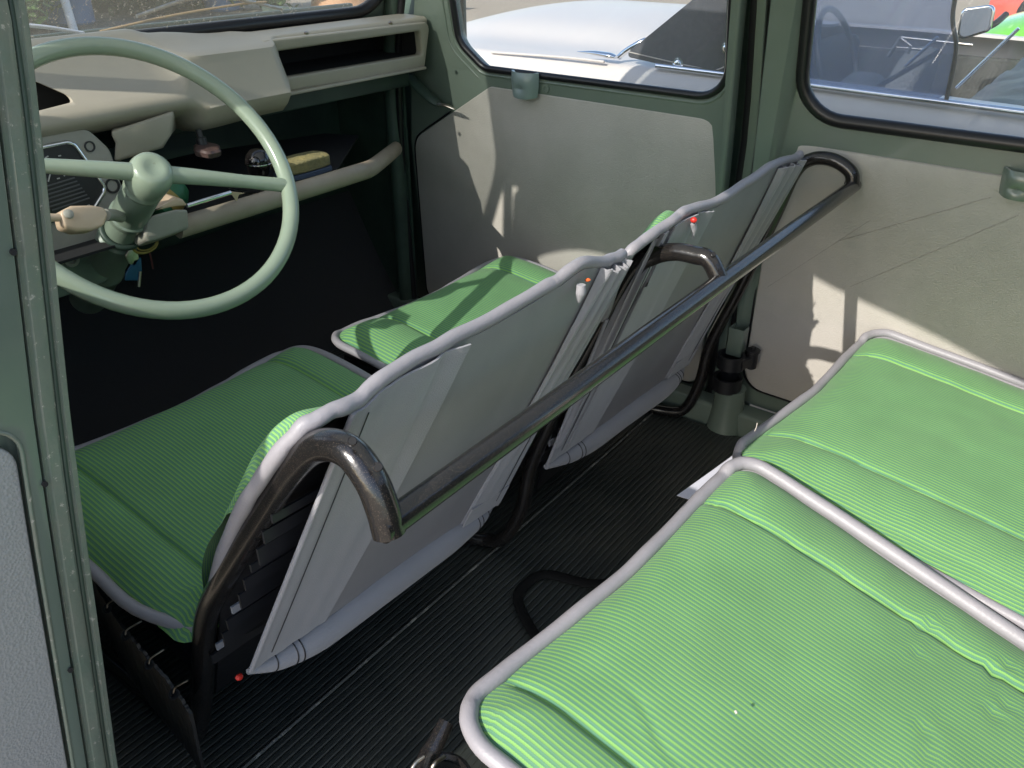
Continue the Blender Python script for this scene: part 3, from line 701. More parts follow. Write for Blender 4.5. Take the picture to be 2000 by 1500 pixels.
# --- parcel shelf and its rail
ps = bpy.data.objects.new('parcel_shelf', None); COL.objects.link(ps); ps.parent = car
tube('shelf_rail', [(.665, 1.149, .508), (.75, 1.15, .508), (.95, 1.155, .507), (1.05, 1.160, .506), (1.1237, 1.1950, 0.4950), (1.2314, 1.2650, 0.4822), (1.3599, 1.3600, 0.4610)], .0145, mat('worn_cream_enamel', (.33, .28, .21), .5, var=(15, .7, (.26, .21, .15)), wear=(50, .66, (.10, .09, .06))), ps, flat=1.15, smooth=8)
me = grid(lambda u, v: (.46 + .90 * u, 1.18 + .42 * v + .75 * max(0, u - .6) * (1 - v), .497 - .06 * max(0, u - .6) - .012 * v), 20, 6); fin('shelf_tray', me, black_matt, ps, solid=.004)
tube('wire_rod', [(0.6832, 1.1400, 0.5404), (0.7246, 1.1400, 0.5414), (0.7630, 1.1400, 0.5420)], .0035, chrome, ps)
me = pymesh([(0.7614, 1.1400, 0.5441), (0.7893, 1.1400, 0.5349), (0.7773, 1.1400, 0.5352), (0.7749, 1.1450, 0.5239)], [(0, 1, 2), (0, 2, 3)])
fin('torn_clip', me, cream, ps, solid=.0015)
# gear knob poking through above the shelf
gk = bpy.data.objects.new('gear_lever', None); COL.objects.link(gk); gk.parent = car
kc = Vector((0.8680, 1.2000, 0.5579))
lathe('gear_knob', [(.004, -.030), (.012, -.026), (.019, -.014), (.0225, .000), (.0228, .0005), (.0225, .004), (.0205, .013), (.014, .021), (.004, .0245)], kc, (0, -.15, 1), black_gloss, gk, 32, 60)
me = tubemesh([kc + Vector((math.cos(a) * .0225, math.sin(a) * .0225, 0)) for a in [k * math.pi / 16 for k in range(32)]], .0012, sides=6, smooth=0, closed=True)
fin('knob_band', me, chrome, gk)
tube('gear_rod', [kc + Vector((0, 0, -.024)), kc + Vector((0, .01, -.06)), kc + Vector((0, .15, -.07))], .0055, bare, gk)

# --- steering wheel and column
wc_ = Vector((.5959, 1.0699, .6191)); wn_ = Vector((-.0353, -.7595, .6495)).normalized()
wu = Vector((0, 1, 0)).cross(wn_).normalized(); wv = wn_.cross(wu)
sw = bpy.data.objects.new('steering_wheel', None); COL.objects.link(sw); sw.parent = car
RR = .2005
tube('rim', [wc_ + wu * (math.cos(a) * RR) + wv * (math.sin(a) * RR) for a in [k * math.pi / 40 for k in range(80)]], .0122, wheel_m, sw, smooth=0, closed=True, sides=18, angle=80)
for s, ang in ((1, -23), (-1, 157)):
    a = R(ang); d = wu * math.cos(a) + wv * math.sin(a)
    tube('spoke', [wc_ + wn_ * .004 + d * .018, wc_ + wn_ * .004 + d * .06, wc_ + wn_ * .002 + d * .13, wc_ + d * (RR - .004)], [.0125, .0115, .0098, .0108], wheel_m, sw, angle=80)
lathe('hub', [(.0245, -.050), (.0268, -.048), (.0276, -.042), (.0262, -.038), (.0285, -.031), (.0298, -.016), (.0292, -.004), (.0258, .006), (.0195, .0110), (.0120, .0103), (.0070, .0085), (.001, .0080)], wc_ + wn_ * .010, wn_, wheel_m, sw, 40, 60)
stc = bpy.data.objects.new('steering_column', None); COL.objects.link(stc); stc.parent = car
colp = mat('column_paint', (.20, .25, .19), .3, coat=.3, wear=(60, .72, (.35, .35, .28)))
lathe('upper_tube', [(.0265, -.125), (.0290, -.122), (.0290, -.114), (.0262, -.112), (.0258, -.036)], wc_, wn_, colp, stc, 36)
lathe('lower_tube', [(.0300, -.42), (.0305, -.31), (.0330, -.305), (.0330, -.295), (.0300, -.290), (.0300, -.185), (.0265, -.182), (.022, -.120)], wc_, wn_, colp, stc, 36)
# --- light switch stalk (cream) and ignition housing on the column
def blob(name, pts, w, m, par, bev=.006, depth=(0, .03, -.008)):
    """convex extruded shape: pts front polygon (world), extruded by depth"""
    n = len(pts); P = [Vector(p) for p in pts]; D = Vector(depth)
    V = P + [p + D for p in P]; F = [tuple(range(n)), tuple(range(2 * n - 1, n - 1, -1))] + [(i, n + i, n + (i + 1) % n, (i + 1) % n) for i in range(n)]
    return fin(name, fixn(pymesh(V, F)), m, par, bevel=bev, smooth=50)
ls = bpy.data.objects.new('light_switch', None); COL.objects.link(ls); ls.parent = car
blob('switch_body', [(0.4511, 1.0350, 0.6125), (0.4685, 1.0400, 0.6143), (0.4937, 1.0400, 0.6086), (0.5091, 1.0400, 0.6020), (0.5114, 1.0400, 0.5919), (0.4983, 1.0300, 0.5824), (0.4807, 1.0300, 0.5805), (0.4616, 1.0300, 0.5844), (0.4478, 1.0300, 0.5936)], 0, cream, ls, .005, (0.002, .030, -.012))
lathe('switch_button', [(.0062, 0), (.0055, .002), (.003, .0032), (.0006, .0035)], Vector((0.4593, 1.0340, 0.6067)), (0, -.6, .4), cream_grey, ls, 18)
tube('switch_stem', [(0.5107, 1.0500, 0.5888), (0.5426, 1.0900, 0.5725), (0.5713, 1.1300, 0.5541)], .008, cream_grey, ls)
tube('switch_lever', [(0.4523, 1.0400, 0.6027), (0.4428, 1.0400, 0.6053), (0.4289, 1.0400, 0.6096)], .005, cream, ls)
ig = bpy.data.objects.new('ignition_housing', None); COL.objects.link(ig); ig.parent = car
blob('housing_body', [(0.6098, 1.1300, 0.5408), (0.6256, 1.1300, 0.5444), (0.6595, 1.1300, 0.5435), (0.6787, 1.1300, 0.5386), (0.6739, 1.1300, 0.5091), (0.6295, 1.1300, 0.5070), (0.6058, 1.1300, 0.5074), (0.6010, 1.1350, 0.5156)], 0, cream_grey, ig, .005, (.004, .045, -.02))
blob('housing_cover', [(0.6171, 1.1350, 0.5480), (0.6418, 1.1350, 0.5533), (0.6654, 1.1350, 0.5584), (0.6763, 1.1350, 0.5526), (0.6819, 1.1350, 0.5417), (0.6590, 1.1350, 0.5458), (0.6294, 1.1350, 0.5471), (0.6172, 1.1350, 0.5417)], 0, cream, ig, .003, (.003, .040, .0))
tube('column_clamp', [wc_ - wn_ * .165 + wu * (math.cos(a) * .0285) + wv * (math.sin(a) * .0285) for a in [k * math.pi / 12 for k in range(24)]], .0045, paint_dark, stc, smooth=0, closed=True, flat=1.0)
# pedal
lathe('pedal_pad', [(.034, 0), (.034, .008), (.030, .010), (.027, .008), (.022, .010), (.018, .008), (.012, .010), (.002, .009)], (.805, 1.72, .070), (-.1, -.75, .66), mat('pedal_rubber', (.075, .075, .072), .6), car, 36)

# ================================================================ FLOOR MATS
def matmesh(x0, x1, y0, y1, z, sag=0.002):
    return grid(lambda u, v: (x0 + (x1 - x0) * u, y0 + (y1 - y0) * v, z + sag * noise(u * 9, v * 7)), 40, 30)
tag(fin('floor_mat', matmesh(.215, 1.39, -.45, .655, .006), ribbed, solid=.005), 'ribbed black rubber mat on the rear footwell floor', 'floor mat')
frontrub = mat('matt_black_rubber', (.034, .036, .036), .85, spec=.15, bump=('noise', 60, .5, .003))
tag(fin('floor_mat', matmesh(.215, 1.40, .662, 1.42, .004), ribbed, solid=.005), 'ribbed black rubber mat under the front seats', 'floor mat')

fin('mat_joint_strip', tubemesh([(.22, .6585, .0085), (.6, .659, .009), (1.0, .658, .0085), (1.38, .6585, .009)], .0022, sides=8, smooth=8), mat('seam_highlight', (.10, .10, .09), .5, wear=(60, .55, (.30, .28, .24))), None)  # paler colour paints a highlight along the mat seam
tag(bpy.data.objects['mat_joint_strip'], 'thin strip, painted pale for the highlight, along the joint between the two floor mats', 'mat edge')

# ================================================================ FRONT SEAT FRAME
ff = thing('front_bench_frame', 'glossy black tubular seat frame with long cross bar behind the front seats', 'seat frame', (.88, .6, 0))
BY, BZ = .366, .532
bar = tubemesh([(.322, BY, BZ), (.6, BY, BZ), (.9, BY, BZ + .001), (1.2, BY, BZ), (1.442, BY, BZ)], .0115, sides=24, smooth=14)
fin('cross_bar', bar, tube_m, ff, smooth=50)
tube('side_tube', [(.330, BY - .001, BZ - .008), (.331, .371, .545), (.332, .382, .566), (.333, .404, .581), (.333, .435, .574), (.331, .468, .545), (.329, .520, .475), (.322, .605, .350), (.318, .655, .265), (.313, .690, .150), (.309, .726, .045), (.308, .760, .022), (.308, .90, .020), (.308, 1.05, .020)], [.0130, .0130, .0131, .0131, .0128, .0130, .0128, .0125, .0125], tube_m, ff, sides=20, smooth=8)
tube('side_tube', [(.915, BY, BZ), (0.9140, 0.3846, 0.5572), (0.9130, 0.4052, 0.5595), (0.9120, 0.4307, 0.5581), (0.9100, 0.4577, 0.5470), (0.9050, 0.4816, 0.5253), (0.8970, 0.5077, 0.4660), (0.8720, 0.5607, 0.3307), (0.8520, 0.6037, 0.1973), (0.8420, 0.6153, 0.1088), (.832, .640, .045), (.826, .672, .022), (.812, .74, .020), (.80, 1.0, .020)], .0115, tube_m, ff, sides=20, smooth=8)
tube('side_tube', [(1.430, BY - .001, BZ), (1.430, .374, .556), (1.428, .405, .571), (1.427, .440, .567), (1.425, .464, .540), (1.422, .485, .46), (1.415, .525, .32), (1.405, .565, .19), (1.398, .575, .10), (1.388, .595, .035), (1.378, .63, .020), (1.36, .72, .020), (1.33, 1.0, .020)], .0115, tube_m, ff, sides=20, smooth=8)
for (x, y, z) in ((0.3270, 0.3916, 0.5983), (0.3250, 0.3648, 0.5883), (0.9050, 0.3953, 0.5562), (0.9200, 0.3834, 0.5631), (0.9200, 0.4303, 0.5626)):
    pass
for c_, rd_ in (((.336, .367, .534), .0130), ((.915, .368, .536), .0118), ((1.426, .367, .535), .0120)):
    P_ = []
    for q in range(28):
        a = q * math.pi / 14; w_ = rd_ * (1 + .05 * noise(q * .9, c_[0] * 9))
        P_.append(Vector(c_) + Vector((.35 * w_ * math.cos(a) + .0012 * noise(q * 1.3, 7), .75 * w_ * math.cos(a), w_ * math.sin(a))) + Vector((.004, .003, 0)))
    tube('weld_bead', P_, .0024, tube_m, ff, smooth=0, closed=True, sides=8, rfn=lambda t: .0024 * (1 + .4 * noise(t * 30, 3)))
def tubehole(pt, nrm, r=.0036):
    nrm = Vector(nrm).normalized(); p = Vector(pt) + nrm * .0012
    fin('hole_rim', lathemesh([(r, -.004), (r, .0006), (r * .9, .0009), (r * .8, .0008)], p, nrm, 18), tube_m, ff)
    fin('bolt_hole', lathemesh([(r * .80, -.004), (r * .80, .0015)], p, nrm, 16), black_matt, ff)
tubehole((0.3240, 0.3880, 0.6013), (-.45, -.62, .64))
tubehole((0.3230, 0.3625, 0.5904), (-.45, -.66, .60))
tubehole((0.9060, 0.3995, 0.5583), (-.75, -.62, .15))
tubehole((0.9100, 0.3791, 0.5664), (-.35, -.55, .75))
tubehole((0.9120, 0.4259, 0.5660), (-.2, -.30, .92), .003)

# ================================================================ SEATS
def cushion(par, x0, x1, yf, yr, zf, slope, seams, r0=.055, H=.024, seed=0, droop=.012, rear_r=.03, wr=(), skew=0.0, tl=0.0, tr=0.0, CH=.009, am=.012):
    W = x1 - x0; L = yf - yr; xc = (x0 + x1) / 2
    def halfw(d, dr):
        w = W / 2
        if d < r0: w -= r0 - math.sqrt(max(0, r0 * r0 - (r0 - d) ** 2))
        if dr < rear_r: w -= rear_r - math.sqrt(max(0, rear_r ** 2 - (rear_r - dr) ** 2))
        return w
    def edge(x, d, dr):
        """height of the sewn edge line"""
        return zf - slope * d - droop * math.exp(-d / .03)
    nu, nv = 130, 90
    def f(u, v):
        vv = (v ** 1.6) if v < .5 else v ** 1.6
        d = L * vv; dr = L - d
        hw = halfw(d, dr)
        s = 2 * u - 1
        s = math.sin(s * math.pi / 2) * .35 + s * .65
        x = xc + s * hw - (tr if s > 0 else tl) * d * abs(s)
        y = yf - d
        yfc = -am * math.cos(math.pi * s) * math.exp(-d / .05) - skew * (s + 1) / 2 * math.exp(-d / .12)
        de = min(hw - abs(s) * hw, d * .9, dr)
        h = H * (1 - math.exp(-max(0, de) / .030))
        z = edge(x, d, dr) + h
        # three padded channels with sewn seams between
        xs = [x0] + list(seams) + [x1]
        for sx in seams:
            g = abs(x - sx); z -= .0058 * math.exp(-(g / .0038) ** 1.3) * min(1, d / .02) * min(1, dr / .03)
        for a, b in zip(xs[:-1], xs[1:]):
            if a <= x <= b:
                t = (x - a) / (b - a); z += CH * math.sin(math.pi * min(1, max(0, t))) ** .7 * min(1, d / .05)
        z += .0028 * noise(x * 7 + seed, y * 7, seed) + .0012 * noise(x * 22 + seed, y * 22, seed)
        for (wx, wy, ang, ln, dep) in wr:
            dx, dy = x - wx, y - wy; ca, sa = math.cos(ang), math.sin(ang)
            al = dx * ca + dy * sa; ac = -dx * sa + dy * ca + .006 * math.sin(al * 60)
            z -= dep * math.exp(-(ac / .0035) ** 2) * max(0, 1 - (al / ln) ** 2)
            z += dep * .5 * math.exp(-((ac - .009) / .006) ** 2) * max(0, 1 - (al / ln) ** 2)
        return (x, y + yfc, z)
    cache = {}
    me = grid(f, nu, nv, uvfn=lambda u, v: (0, 0))
    # thread direction follows the cloth: across = arc length from the middle of the row
    co = [v.co.copy() for v in me.vertices]; uvs = [None] * len(co)
    for j in range(nv + 1):
        row = j * (nu + 1); acc = 0.0; L_ = [0.0]
        for i in range(nu):
            acc += (co[row + i + 1] - co[row + i]).length; L_.append(acc)
        mid = L_[nu // 2]
        for i in range(nu + 1): uvs[row + i] = (.5 * co[row + i].x + .5 * (xc + L_[i] - mid), co[row + i].y)
    ul = me.uv_layers['UVMap'].data
    for lp in me.loops: ul[lp.index].uv = uvs[lp.vertex_index]
    fin('cushion', me, stripes, par, smooth=80)
    # rows for the border
    path = []
    for i in range(13): path.append(f(0, 1 - i / 12 * 1.0 if i < 12 else 0.0))
    left = [f(0, v) for v in [1, .85, .7, .55, .42, .32, .22, .15, .09, .05, .025, .0]]
    front = [f(u, 0) for u in [k / 14 for k in range(1, 14)]]
    right = [f(1, v) for v in [.0, .025, .05, .09, .15, .22, .32, .42, .55, .7, .85, 1]]
    return f, left, front, right

def border(par, left, front, right, r=.0095, wob=.0015, seed=0, out=.005, drop=-.003, dl=0.0, dr=0.0, rr=1.0):
    pts = []
    c = Vector((0, 0, 0))
    allp = [Vector(p) for p in left + front + right]
    cen = sum(allp, Vector()) / len(allp)
    for i, p in enumerate(allp):
        d = (p - cen); d.z = 0; d.normalize()
        n = noise(i * .7 + seed, seed)
        dd = drop + (dl if i < len(left) - 1 else 0) + (dr if i >= len(left) + len(front) + 1 else 0)
        pts.append(p + d * (out + wob * n) + Vector((0, 0, -dd + wob * noise(i * .5, seed + 4))))
    tube('piping', pts, r, vinyl, par, sides=16, smooth=4, rfn=lambda t: r * (1 + .10 * noise(t * 14, seed + 2)) * (rr if t > .62 else 1))
    # flat vinyl band between the cloth and the piping
    pts2 = [p + Vector((0, 0, -.010)) for p in pts]
    tube('vinyl_band', [p.lerp(q, .5) + Vector((0, 0, -.002)) for p, q in zip(pts, allp)], r * .62, vinyl, par, sides=10, smooth=4, flat=.5)
    return pts

# --- rear bench
rb = thing('rear_bench_frame', 'black tubular rear bench frame with a flat dark loop on the mat under the rear cushions', 'seat frame', (.9, .2, 0))
loopm = mat('dull_black_flat', (.008, .008, .008), .75, spec=.15)
tube('floor_loop', [(.90, .36, .18), (.868, .42, .06), (.850, .481, .016), (.825, .552, .014), (.79, .566, .014), (.752, .556, .014), (.711, .496, .014), (.66, .40, .02), (.62, .33, .18)], .0085, loopm, rb, smooth=8, flat=.35)  # flattened dull black loop lying on the mat
tube('seat_rail', [(.40, .27, .235), (.9, .27, .235), (1.38, .27, .235)], .012, tube_m, rb)
tube('seat_rail', [(.395, .27, .235), (.395, 0, .18), (.395, -.30, .12)], .012, tube_m, rb)
tube('seat_rail', [(1.385, .27, .235), (1.385, 0, .18), (1.385, -.30, .12)], .012, tube_m, rb)
tube('corner_bracket', [(0.3852, 0.3703, 0.2500), (0.3649, 0.3674, 0.2400), (0.3528, 0.3666, 0.2350), (0.3312, 0.3570, 0.2300)], [.008, .009, .010, .010], tube_m, rb, flat=.8)
lathe('corner_cup', [(.030, -.05), (.030, .0), (.026, .002), (.024, -.004)], (0.3537, 0.3512, 0.2150), (0, 0, 1), tube_m, rb, 28)
tube('wire_hook', [(0.3236, 0.3612, 0.2500), (0.3322, 0.3611, 0.2550), (0.3414, 0.3594, 0.2550)], .002, bare, rb)
tube('wire_hook', [(0.3554, 0.3469, 0.2500), (0.3429, 0.3469, 0.2550), (0.3373, 0.3473, 0.2500)], .002, bare, rb)

rs1 = thing('rear_seat_cushion', 'nearer rear seat cushion in lime and teal stripes with loose folds at its right', 'seat cushion', (.61, .13, .25), group='striped rear seat cushions')
wr1 = [(.80, .030, -.15, .038, .0045), (.745, .030, -.1, .035, .003), (.655, .00, .0, .045, .0035), (.615, -.005, .05, .04, .003), (.80, -.045, -.1, .05, .005), (.74, -.055, -.1, .04, .004), (.845, .085, .1, .02, .002), (.47, .20, 1.3, .05, .0015)]
f, l_, fr_, r_ = cushion(rs1, .362, .898, .334, -.42, .304, .235, (.428, .790), r0=.045, seed=1, wr=wr1, H=.020, skew=.037, am=.006, tr=.09, CH=.0055)
border(rs1, l_, fr_, r_, .0086, seed=1, dr=-.006, rr=1.08)
rs2 = thing('rear_seat_cushion', 'farther rear seat cushion against the far rear door, half its edge in shade', 'seat cushion', (1.15, .13, .25), group='striped rear seat cushions')
f, l_, fr_, r_ = cushion(rs2, .928, 1.445, .318, -.42, .282, .125, (1.020, 1.340), r0=.05, seed=5, H=.015, skew=.036, am=.006, tl=.09, CH=.005, wr=[(1.33, .0, .3, .05, .002)])
border(rs2, l_, fr_, r_, .0074, seed=5, dl=.010, dr=-.006)
# white card sticking out under the far cushion
ca_, cb_ = Vector((0.8605, 0.3659, 0.2350)), Vector((1.0148, 0.3406, 0.2350))
me = grid(lambda u, v: ca_.lerp(cb_, u) + Vector((.01 * v, -.11 * v, .004 * v + .002 * u * u)), 6, 2)
tag(fin('paper_card', me, paper, solid=.001), 'plain pale card sticking out between the two rear cushions', 'card')

t = tube('straw_bit', [(0.5172, 0.1395, 0.3085), (0.5158, 0.1373, 0.3075)], .0012, concrete); tag(t, 'tiny pale straw bit lying on the nearer rear cushion', 'straw')
t = tube('loose_thread', [(0.9786, 0.3130, 0.3000), (0.9793, 0.3119, 0.3060), (0.9820, 0.3125, 0.3120)], .0006, concrete); tag(t, 'short loose thread standing up at the front edge of the farther rear cushion', 'thread')
# --- front seats
strapm = mat('dark_elastic', (.022, .022, .025), .42)
def front_seat(name, label, loc, cx0, cx1, yf, yr, zf, seams, top, flapL, flapR, botL, botR, gl, gr, roll, seed, tw, extra, strap):
    s = thing(name, label, 'seat', loc, group='striped front seats')
    f, l_, fr_, r_ = cushion(s, cx0, cx1, yf, yr, zf, .13, seams, r0=.05, seed=seed, H=.028, droop=.018, wr=extra)
    pts = border(s, l_, fr_, r_, .0072, seed=seed)
    # dark webbing base under the cushion
    me = grid(lambda u, v: (cx0 + .012 + (cx1 - cx0 - .024) * u, yf - .02 - (yf - yr - .04) * v, zf - .045 - .13 * (yf - yr) * v - .01 * math.sin(math.pi * u)), 10, 10)
    fin('cushion_base', me, blackv, s, solid=.02)
    # backrest pad: green front, sewn at the piping
    tp_ = catmull(top, 8)
    n = len(tp_) - 1
    def bx(u):
        k = (.14 + .86 * u) * n; i = min(n - 1, int(k)); return tp_[i].lerp(tp_[i + 1], k - i)
    yb, zb = yr + .035, zf - .13 * (yf - yr) + .01
    def pad(u, v):
        p = bx(u); xb = cx0 + .05 + (cx1 - cx0 - .06) * u
        t = max(0, (v - .12) / .88)
        bul = tw(u)
        if v < .12:
            a = v / .12 * math.pi
            return (p.x, p.y + .004 + .026 * (1 - math.cos(a)) / 2, p.z - .003 + bul * math.sin(a) - .020 * (1 - math.cos(a)) / 2)
        x = p.x + (xb - p.x) * t; y = p.y + .030 + (yb - p.y - .030) * t; z = p.z - .023 + (zb - p.z + .023) * t
        return (x, y + .02 * math.sin(math.pi * t), z)
    me = grid(pad, 60, 40, uvfn=lambda u, v: (u * .62, v * .4)); fin('backrest', me, stripes, s, smooth=80)
    # black back of the pad
    me = grid(lambda u, v: (Vector(bx(u)) + Vector((0, .022, -.022))) .lerp(Vector((cx0 + .034 + (cx1 - cx0 - .05) * u, yb - .004, .10)), v) + Vector((0, .004, -.004)), 30, 12)
    fin('backrest_lining', me, blackv, s, solid=.004)
    tube('back_piping', [Vector(p) + Vector((0, .0016 * noise(i * .9, seed), .0016 * noise(i * 1.1, seed + 3))) for i, p in enumerate(catmull(top, 3))], .0070, vinyl, s, sides=16, smooth=4, rfn=lambda t: .0070 * (1 + .16 * noise(t * 22, seed)))
    # straps across the hollow back
    for k in range(11):
        t = k / 10
        a = Vector(strap[0]).lerp(Vector(strap[1]), t) + Vector((0, .006 * noise(k * 1.7, 2), 0)); b = a + Vector((.34 - .05 * t, .004, .006 * noise(k * 2.3, 5)))
        me = grid(lambda u, v: a.lerp(b, u) + Vector((0, .003 * math.sin(u * 6), (-.009 - .005 * (k % 3)) * v - .012 * math.sin(u * math.pi))), 10, 1)
        fin('elastic_strap', me, cloth if k in (6, 9) else strapm, s, solid=.0025)
    # hanging grey back cover: board, gussets, roll
    FL, FR, BL, BR = map(Vector, (flapL, flapR, botL, botR))
    def topz(x):
        best = min(tp_, key=lambda p: abs(p.x - x)); return best
    def flap(u, v, dy=0.0):
        p = FL.lerp(FR, u); tpz = topz(p.x); p.z = tpz.z - .006; p.y = tpz.y - .002
        q = BL.lerp(BR, u)
        r = p.lerp(q, v)
        r.y -= .006 * math.sin(math.pi * v) * math.sin(math.pi * u) + dy
        return r
    def fold(u, v, side):
        return .0
    me = grid(lambda u, v: flap(.02 + .96 * u, v) + Vector((0, -.0055 * noise(u * 2.5 + v, v * 1.6, seed) * math.sin(math.pi * u) - .0014 * noise(u * 7, v * 4, seed), 0)), 50, 40)
    fin('back_board', me, board, s, solid=.0028)
    # left gusset
    def gl_(u, v):
        uu = (gl[0] + (gl[1] - gl[0]) * v) * u
        r = flap(uu, v)
        k = .0015 + .0075 * abs(math.sin(u * math.pi * 2.5)) * (1 - v) ** 1.5 * u + .0006 * math.sin(u * 20)
        return r + Vector((0, -k - .001, 0))
    me = grid(gl_, 30, 40); fin('left_gusset', me, cloth, s, solid=.002)
    def gr_(u, v):
        u0 = gr[0] + (gr[1] - gr[0]) * v; uu = u0 + (1 - u0) * u
        r = flap(uu, v * .985)
        am = (1 - v) ** 1.2
        k = .003 + .0125 * am * (math.sin(u * math.pi * 3.2 + .5 + 1.5 * v) ** 2) + .0035 * math.sin(u * math.pi) * v
        if u < .04: k -= .002
        return r + Vector((0, -k, .002 * am * math.sin(u * 15)))
    me = grid(gr_, 48, 50); fin('right_gusset', me, cloth, s, solid=.002)
    tube('hem', [flap(0, v, .003) for v in [k / 12 for k in range(13)]], .0028, cloth, s, sides=8)
    tube('hem', [flap(1, v, .004) for v in [k / 12 for k in range(13)]], .0024, cloth, s, sides=8)
    for uu, d0 in ((.045, .0062), (.955, .0075)):
        tube('stitch_line', [flap(uu, .03 + .92 * q / 10, 0) + Vector((0, -d0, 0)) for q in range(11)], .0006, strapm, s, sides=5)
    # stitched hem strip at the bottom of the right gusset
    me = grid(lambda u, v: flap(gr[1] + (1.0 - gr[1]) * u, .90 + .085 * v, .0065), 10, 3); fin('gusset_hem', me, cloth, s, solid=.0018)
    for c in (gl, ):
        pass
    rp, rrad = roll
    tube('bottom_roll', rp, rrad, cloth, s, sides=20, smooth=8)
    P = catmull(rp, 8); m_ = len(P) - 1
    for t in (.22, .25, .13, .80, .83, .90):
        k = t * m_; i = int(k); c = P[i].lerp(P[i + 1], k - i); T = (P[i + 1] - P[i]).normalized()
        rad = interp([j / (len(rrad) - 1) for j in range(len(rrad))], rrad, t) + .0002
        e1 = T.cross(Vector((0, 0, 1))).normalized(); e2 = T.cross(e1)
        tube('roll_seam', [c + e1 * (math.cos(a) * rad) + e2 * (math.sin(a) * rad) for a in [q * math.pi / 12 for q in range(24)]], .0008, rubber, s, smooth=0, closed=True, sides=6)
    return s, flap, f

top1 = [(0.3223, 0.6450, 0.2909), (0.3171, 0.6000, 0.3731), (0.3155, 0.5480, 0.4572), (0.3142, 0.5050, 0.5144), (0.3193, 0.4720, 0.5593), (0.3346, 0.4550, 0.5831), (0.3580, 0.4480, 0.5877), (0.3855, 0.4480, 0.5855), (0.4144, 0.4500, 0.5910), (0.4843, 0.4520, 0.5916), (0.5658, 0.4520, 0.5894), (0.6516, 0.4520, 0.5917), (0.6788, 0.4500, 0.5935), (0.7180, 0.4480, 0.5995), (0.7707, 0.4500, 0.5838), (0.8159, 0.4520, 0.5796)]
roll1 = ([(0.3109, 0.5800, 0.2428), (0.3493, 0.5800, 0.2292), (0.4023, 0.5800, 0.2207), (0.5168, 0.5800, 0.2147), (0.6218, 0.5800, 0.2084), (0.6884, 0.5820, 0.2015), (0.7253, 0.5840, 0.2015)], [.003, .013, .0195, .0205, .020, .014, .004])
fs1, flap1, cf1 = front_seat('car_seat', 'driver seat behind the steering wheel, shaded green cushion and grey canvas back', (.56, .85, .25), .300, .815, 1.090, .676, .268, (.372, .735),
    top1, (0.3740, 0.4480, 0.5676), (0.8142, 0.4520, 0.5743), (0.3082, 0.5720, 0.2539), (0.7273, 0.5800, 0.2031), (.33, .24), (.86, .80), roll1, 11,
    lambda u: .004 + .015 * math.exp(-((u - .17) / .14) ** 2), [(.33, .72, -.3, .05, .004), (.36, .70, -.3, .05, .005), (.33, .65, -.2, .03, .003)], ((.322, .503, .480), (.313, .655, .215)))
top2 = [(0.9311, 0.5600, 0.3520), (0.8785, 0.5050, 0.4734), (0.8424, 0.4620, 0.5633), (0.8630, 0.4550, 0.5785), (0.9021, 0.4520, 0.5846), (0.9482, 0.4500, 0.5901), (0.9814, 0.4500, 0.5911), (1.0704, 0.4500, 0.5807), (1.1621, 0.4520, 0.5815), (1.2574, 0.4520, 0.5868), (1.3220, 0.4520, 0.5844), (1.3726, 0.4520, 0.5773), (1.3935, 0.4500, 0.5809)]
roll2 = ([(0.8613, 0.5850, 0.1885), (0.9246, 0.5850, 0.1766), (0.9862, 0.5850, 0.1693), (1.1041, 0.5850, 0.1628), (1.2385, 0.5850, 0.1505), (1.3007, 0.5870, 0.1484), (1.3354, 0.5900, 0.1549)], [.004, .014, .0185, .0195, .0185, .014, .006])
fs2, flap2, cf2 = front_seat('car_seat', 'front passenger seat next to the far front door, sunlit green cushion', (1.13, .85, .25), .872, 1.392, 1.075, .600, .262, (.975, 1.290),
    top2, (0.8839, 0.4550, 0.5453), (1.3879, 0.4500, 0.5778), (0.8508, 0.5780, 0.2032), (1.3483, 0.5900, 0.1562), (.30, .27), (.80, .80), roll2, 23,
    lambda u: .003 + .016 * math.exp(-((u - .30) / .07) ** 2), [], ((.925, .500, .46), (.87, .600, .20)))
# side apron, hooks on the driver's seat
ap = catmull([(.325, .98, .205), (0.2931, 0.8362, 0.2000), (0.2828, 0.7786, 0.2000), (0.2752, 0.7179, 0.2000), (0.2684, 0.6602, 0.2000), (0.2600, 0.6198, 0.2000)], 12)
def apf(u, v):
    k = u * (len(ap) - 1); i = min(len(ap) - 2, int(k)); p = ap[i].lerp(ap[i + 1], k - i)
    return p + Vector((-.004 * v + .0015 * noise(u * 30, v * 3), 0, -.002 - .10 * v + .0022 * noise(u * 38, 1.0) * (1 - v)))
fin('side_apron', grid(apf, 120, 6), blackv, fs1, solid=.0035)
for (o_, i_) in (((0.2981, 0.8973, 0.2050), (0.3182, 0.8889, 0.2120)), ((0.2923, 0.8339, 0.2020), (0.3115, 0.8234, 0.2100)), ((0.2821, 0.7765, 0.2020), (0.2978, 0.7680, 0.2100)), ((0.2744, 0.7159, 0.2020), (0.2884, 0.7087, 0.2100)), ((0.2676, 0.6584, 0.2020), (0.2793, 0.6497, 0.2100))):
    o_ = Vector(o_); i_ = Vector(i_)
    tube('spring_hook', [i_, i_.lerp(o_, .5) + Vector((0, 0, .001)), o_ + Vector((0, 0, .001)), o_ + Vector((-.003, 0, -.004))], .0011, bare, fs1, sides=8)
    fin('hook_hole', lathemesh([(.0055, 0), (.0062, .0015), (.0036, .0015), (.0034, 0)], o_ + Vector((-.003, -.002, -.004)), (-.6, -.2, .8), 16), blackv, fs1)
